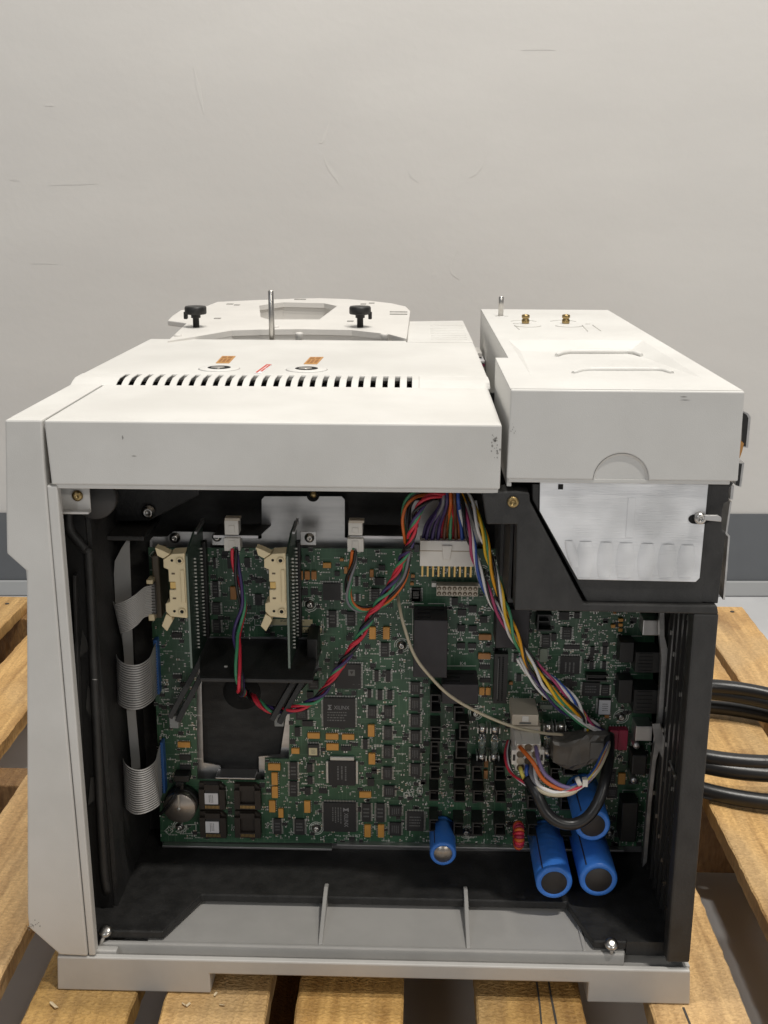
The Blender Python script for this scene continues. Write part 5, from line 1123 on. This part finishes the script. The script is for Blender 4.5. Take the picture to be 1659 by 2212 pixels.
for x in (1172, 1472):
    p0, p1 = gq(x - 12, 805, Yf), gq(x + 12, 870, Yf); MB().box(p0.x - o0.x, p1.x - o0.x, Yf - .0003 - o0.y, Yf - .00005 - o0.y, p1.z - o0.z, p0.z - o0.z, inkdark).build("plug_ear_slot", ph)
def loopw(x, y, mids, cn, r=.0017):
    pts = [gq(x, y, Yf + .004), gq(x + 3, y + 6, Yf - .008)] + [P(*m_) for m_ in mids]
    MB().tube([S(p) for p in smooth_path(pts, 8)], r, WM[cn], n=8).build("wire", ph)
tail = lambda d: [(1250 + d, 1698 + d, .05), (1285 + d, 1668, .058), (1305 + d, 1630, .075), (1318, 1600, .10)]
loopw(1245, 730, [(1150, 1645, .052), (1175, 1685, .048), (1215, 1705, .048)] + tail(0), "orange")
loopw(1410, 730, [(1164, 1645, .052), (1180, 1675, .048), (1215, 1698, .048)] + tail(2), "lilac")
loopw(1240, 950, [(1128, 1672, .06), (1140, 1690, .06), (1180, 1712, .052)] + tail(-2), "lemon")
loopw(1310, 930, [(1138, 1672, .06), (1150, 1695, .056), (1190, 1712, .05)] + tail(-4), "blue")
loopw(1350, 940, [(1150, 1680, .055), (1170, 1702, .05), (1205, 1714, .046)] + tail(-3), "grey")
loopw(1400, 900, [(1160, 1690, .052), (1190, 1710, .046), (1225, 1712, .046)] + tail(1), "white")
loopw(1380, 960, [(1150, 1690, .055), (1180, 1714, .046), (1225, 1716, .044)] + tail(3), "cream")
for cn, off in (("white", 0), ("pink", -6), ("black", 5), ("red", -10)):
    pts = PB([(1100 + off * .3, 1600, .11), (1096 + off * .5, 1630, .09), (1104 + off * .4, 1665, .075), (1130, 1692 + off * .4, .06), (1175, 1712 + off * .5, .05), (1225, 1714 + off * .4, .046), (1268, 1692 + off * .4, .052), (1300 + off * .3, 1650, .07), (1316 + off * .3, 1605, .10)])
    MB().tube([S(p) for p in smooth_path(pts, 8)], .0011, WM[cn], n=7).build("wire", ph)
# grey latch housing above the plug stays with the board
mb = MB(); x0, x1, z0, z1 = rect_of("G", (1155, 370, 1435, 490), .098); mb.box(x0, x1, .098, YP - .0003, z0, z1, beige)
mb.box(x0 + .008, x1 - .008, .0972, .0979, z1 - .006, z1 - .001, nylon); mb.box(x0 + .006, x1 - .006, .0970, .0979, z0 + .003, z1 - .008, smdg); mb.build("plug_receptacle", pcb, bevel=0.0006)
x0, x1, z0, z1 = rect_of("G", (1185, 500, 1455, 680), .100); MB().box(x0, x1, .100, YP - .0003, z0, z1, beige).build("plug_receptacle", pcb, bevel=0.001)
# black sleeved cable
bc = smooth_path(PB([(1140, 1680, .06), (1160, 1715, .05), (1178, 1752, .045), (1205, 1775, .042), (1240, 1780, .042), (1272, 1762, .045), (1295, 1725, .05), (1308, 1680, .06), (1315, 1630, .085), (1316, 1590, .11)]), 8)
tag(MB().tube(bc, .0047, rubber, n=12).build("sleeved_cable"), "thick black sleeved cable drooping above the blue capacitors", "cable")
# film wrapped transformer lump behind the loop
mb = MB(); rings = []
for i in range(9):
    t = i / 8; rw_ = random.Random(i)
    c = P(1192 + 118 * t, 1598 + 10 * math.sin(t * 5), .112); hz = .0165 * (math.sin(math.pi * (.18 + .66 * t)) ** .4); 
    sg = lambda q: math.copysign(abs(q) ** .32, q)
    rings.append([(c.x + rw_.uniform(-.0012, .0012), c.y - sg(math.cos(a)) * .010 * rw_.uniform(.86, 1.08), c.z - .006 + sg(math.sin(a)) * hz * .88 * rw_.uniform(.9, 1.06)) for a in [2 * math.pi * (j + .5) / 14 for j in range(14)]])
mb.loops(rings, film, smooth=False); fl_ = mb.build("film_wrap", pcb)
mb = MB(); a, b = P(1276, 1605, .1), P(1306, 1640, .1); mb.box(a.x, b.x, .1002, .1012, b.z, a.z, smdg); mb.build("film_label", pcb, bevel=0.0005)
# white clips on the shelf tabs
for (u, v0, vm, v1, lab) in ((502, 1122, 1157, 1188, "white wire clip on the shelf tab between the two plug-in cards"), (768, 1127, 1158, 1190, "white wire clip on the shelf tab beside the tall metal plate")):
    a = P(u, v0, .104); b = P(u, vm, .104); c = P(u, v1, .104); w = .0056
    t = thing("wire_clip", lab, "clip", (b.x, .104, b.z)); o0 = Vector(t.location)
    mb = MB(); mb.box(-w, w, -.003, .009, .0014, a.z - o0.z, nylon); mb.build("clip_upper", t, bevel=0.0005)
    mb = MB(); mb.box(-w * 1.15, w * 1.15, -.003, .009, c.z - o0.z, -.0014, nylon); mb.build("clip_lower", t, bevel=0.0005)
    mb = MB(); mb.box(-w * .45, w * .45, -.0038, -.0031, .004, a.z - o0.z - .004, nylon); mb.box(-w * .45, w * .45, -.0038, -.0031, c.z - o0.z + .001, -.003, nylon); mb.build("clip_tongue", t, bevel=0.0003)
    mb = MB(); mb.box(-w * .9, w * 1.25, -.004, .004, a.z - o0.z, a.z - o0.z + .0022, beige); mb.build("clip_hook", t, bevel=0.0003)
# ribbon cables
ribd = mat("ribbon_groove", (0.10, 0.098, 0.095), 0.5)
def ribbon(name, label, rows, ncon, parent=None, deep=True):
    """rows: list of (edge point A, edge point B) along the cable"""
    A = smooth_path([r[0] for r in rows], 7); B = smooth_path([r[1] for r in rows], 7)
    o0 = Vector(A[0]); mb = MB(); n = len(A); rings = []
    for i in range(n):
        tg = (A[min(i + 1, n - 1)] - A[max(i - 1, 0)]).normalized(); wd = (B[i] - A[i]); nn = tg.cross(wd).normalized()
        ring = []
        for c in range(ncon):
            for f, hgt in (((.20, 0.0), (.36, 1), (.64, 1), (.80, 0.0)) if deep else ((.06, 0.0), (.3, 1), (.7, 1), (.94, 0.0))):
                ring.append(A[i] + wd * ((c + f) / ncon) + nn * (.0005 * hgt) - o0)
        ring += [A[i] + wd * ((c + .5) / ncon) - nn * .0004 - o0 for c in range(ncon - 1, -1, -1)]
        rings.append(ring)
    mb.loops(rings, ribm, smooth=False); nr = len(rings[0]); gi = mb.mi(ribd)
    for k in range(len(rings) - 1):
        for i in range(3, ncon * 4 - 1, 4): mb.m[k * nr + i] = gi
    o = mb.build(name); o.location = o0
    return tag(o, label, "ribbon cable")
def row(ua, va, Ya, ub, vb, Yb): return (P(ua, va, Ya), P(ub, vb, Yb))
ribbon("ribbon_cable", "grey printed ribbon cable plugged into the board's upper corner socket", [row(330, 1264, .095, 332, 1330, .095), row(312, 1268, .090, 312, 1334, .090), row(292, 1284, .084, 297, 1350, .084), row(268, 1298, .082, 280, 1362, .082), row(248, 1304, .088, 262, 1368, .088), row(246, 1302, .10, 262, 1366, .10), row(262, 1360, .125, 270, 1420, .125)], 18, deep=False)
ribbon("ribbon_cable", "grey ribbon cable looping out of the upper blue header", [row(336, 1388, .122, 340, 1502, .122), row(331, 1400, .105, 335, 1508, .105), row(322, 1420, .085, 327, 1518, .085), row(300, 1434, .070, 304, 1532, .070), row(272, 1433, .070, 277, 1533, .070), row(254, 1420, .082, 257, 1522, .082), row(252, 1404, .105, 256, 1506, .105), row(268, 1390, .130, 270, 1490, .130)], 19)
ribbon("ribbon_cable", "grey ribbon cable looping out of the lower blue header by the battery", [row(345, 1608, .122, 350, 1716, .122), row(341, 1622, .105, 346, 1728, .105), row(334, 1644, .085, 342, 1742, .085), row(312, 1660, .070, 318, 1756, .070), row(288, 1660, .070, 292, 1760, .070), row(269, 1646, .082, 272, 1746, .082), row(266, 1626, .105, 270, 1730, .105), row(280, 1610, .130, 284, 1712, .130)], 20)
# flat grey cable up the back
fc = [((274, 1166), (280, 1166)), ((262, 1185), (280, 1185)), ((248, 1212), (281, 1212)), ((246, 1240), (282, 1240)), ((249, 1300), (284, 1300)), ((262, 1345), (285, 1350)), ((268, 1420), (288, 1420)), ((274, 1540), (293, 1540)), ((283, 1640), (302, 1640)), ((286, 1700), (305, 1700))]
A = [P(*a, .098) for a, b in fc]; B = [P(*b, .098) for a, b in fc]; o0 = A[0].copy()
mb = MB(); mb.loops([[A[i] - o0, B[i] - o0, B[i] - o0 + Vector((0, .001, 0)), A[i] - o0 + Vector((0, .001, 0))] for i in range(len(A))], mat("flat_cable_grey", (.30, .295, .285), .45), smooth=False)
o = mb.build("flat_cable"); o.location = o0; tag(o, "dull grey flat cable running straight down behind the ribbon loops", "flat cable")
# ribbon socket with ears on the board's upper corner
rc = P(338, 1300, .10)
sk = mat("socket_tan", (.11, .085, .055), .5)
x0, x1, z0, z1 = rect_of("A", (110, 420, 215, 870), .100); mb = MB(); mb.box(x0, x1, .100, YP - .0003, z0, z1 + .018, sk); mb.build("ribbon_socket", pcb, bevel=0.0012)
x0, x1, z0, z1 = rect_of("A", (72, 505, 150, 830), .094); mb = MB(); mb.box(x0, x1, .094, .0995, z0, z1, mat("grey_idc", (.20, .195, .19), .5))
for i in range(10):
    for k in range(2):
        z = z1 - (z1 - z0) * (i + .5) / 10; x = x0 + (x1 - x0) * (.25 + .5 * k); mb.box(x - .0011, x + .0011, .0937, .0940, z - .0006, z + .0006, inkdark)
mb.build("idc_plug", pcb)
for r in ((42, 455, 115, 500), (65, 830, 135, 900)):
    x0, x1, z0, z1 = rect_of("A", r, .092); MB().box(x0, x1, .092, .104, z0, z1, cream).build("socket_ear", pcb, bevel=0.0006)

# ================================================================== POWER CORDS
def cord(lab, pts, r=.0086):
    o0 = Vector(pts[0]); o = MB().tube([p - o0 for p in smooth_path(pts, 8)], r, rubber, n=14).build("power_cable"); o.location = o0
    return tag(o, lab, "cable", "power cables coiled on the pallet")
def coil(cx, cy, rx, ry, z0, z1, turns, tilt=-10, grow=0.0, a0=160):
    pts = []; n = int(26 * turns); ct, sn = math.cos(math.radians(tilt)), math.sin(math.radians(tilt))
    for i in range(n + 1):
        t = i / n; a = math.radians(a0 + 360 * turns * t); wob = 1 + .03 * math.sin(a * 1.7 + cx * 90)
        x, y = (rx + grow * t) * wob * math.cos(a), (ry + grow * t) * wob * math.sin(a)
        pts.append(Vector((cx + x * ct - y * sn, cy + x * sn + y * ct, z0 + (z1 - z0) * t + .0015 * math.sin(a * 2 + cx * 40))))
    return pts
cord("upper thick black power cable, its loop lying on top of the coil on the pallet", coil(.395, .405, .120, .094, .0270, .0450, 1.9, tilt=-16, grow=-.006), .0085)
cord("lower thick black power cable, its loop lying flat under the other on the boards", coil(.402, .396, .132, .100, .0092, .0098, 1.0, tilt=-16, grow=.016, a0=200), .0085)

# ================================================================== small wear on the covers
def smear(pts, Y, name, par):
    MB().prism(xz(pts, Y), 'Y', Y - .00012, Y + .00002, smudge).build(name, par)
rs = random.Random(11)
for i in range(26):
    u, v = rs.gauss(1071, 6), rs.gauss(958, 14); s = rs.uniform(1, 3.2)
    if u < 1081: smear([(u - s, v), (u, v + s * rs.uniform(.6, 1.6)), (u + s * rs.uniform(.5, 1), v), (u, v - s * rs.uniform(.6, 1.6))], 0.0, "smudge_mark", cover)
for i in range(8):
    u, v = rs.gauss(1110, 4), rs.gauss(935, 8); s = rs.uniform(.6, 1.4); smear([(u - s, v), (u, v + s), (u + s, v), (u, v - s)], 0.0, "smudge_mark", lid)
for i in range(14):
    u, v = rs.gauss(72, 7), rs.gauss(2001, 7); s = rs.uniform(.8, 2); smear([(u - s, v), (u, v + s), (u + s, v), (u, v - s)], 0.0, "smudge_mark", column)
for u, v, w, h in ((1477, 857, 8, 1.2), (1480, 864, 11, 1), (265, 945, 2, 5), (290, 985, 6, 1.5), (205, 1468, 6, 1)):
    smear([(u - w, v - h * .3), (u, v - h), (u + w, v + h * .2), (u, v + h)], 0.0, "scratch_mark", cover if u < 1090 else lid)
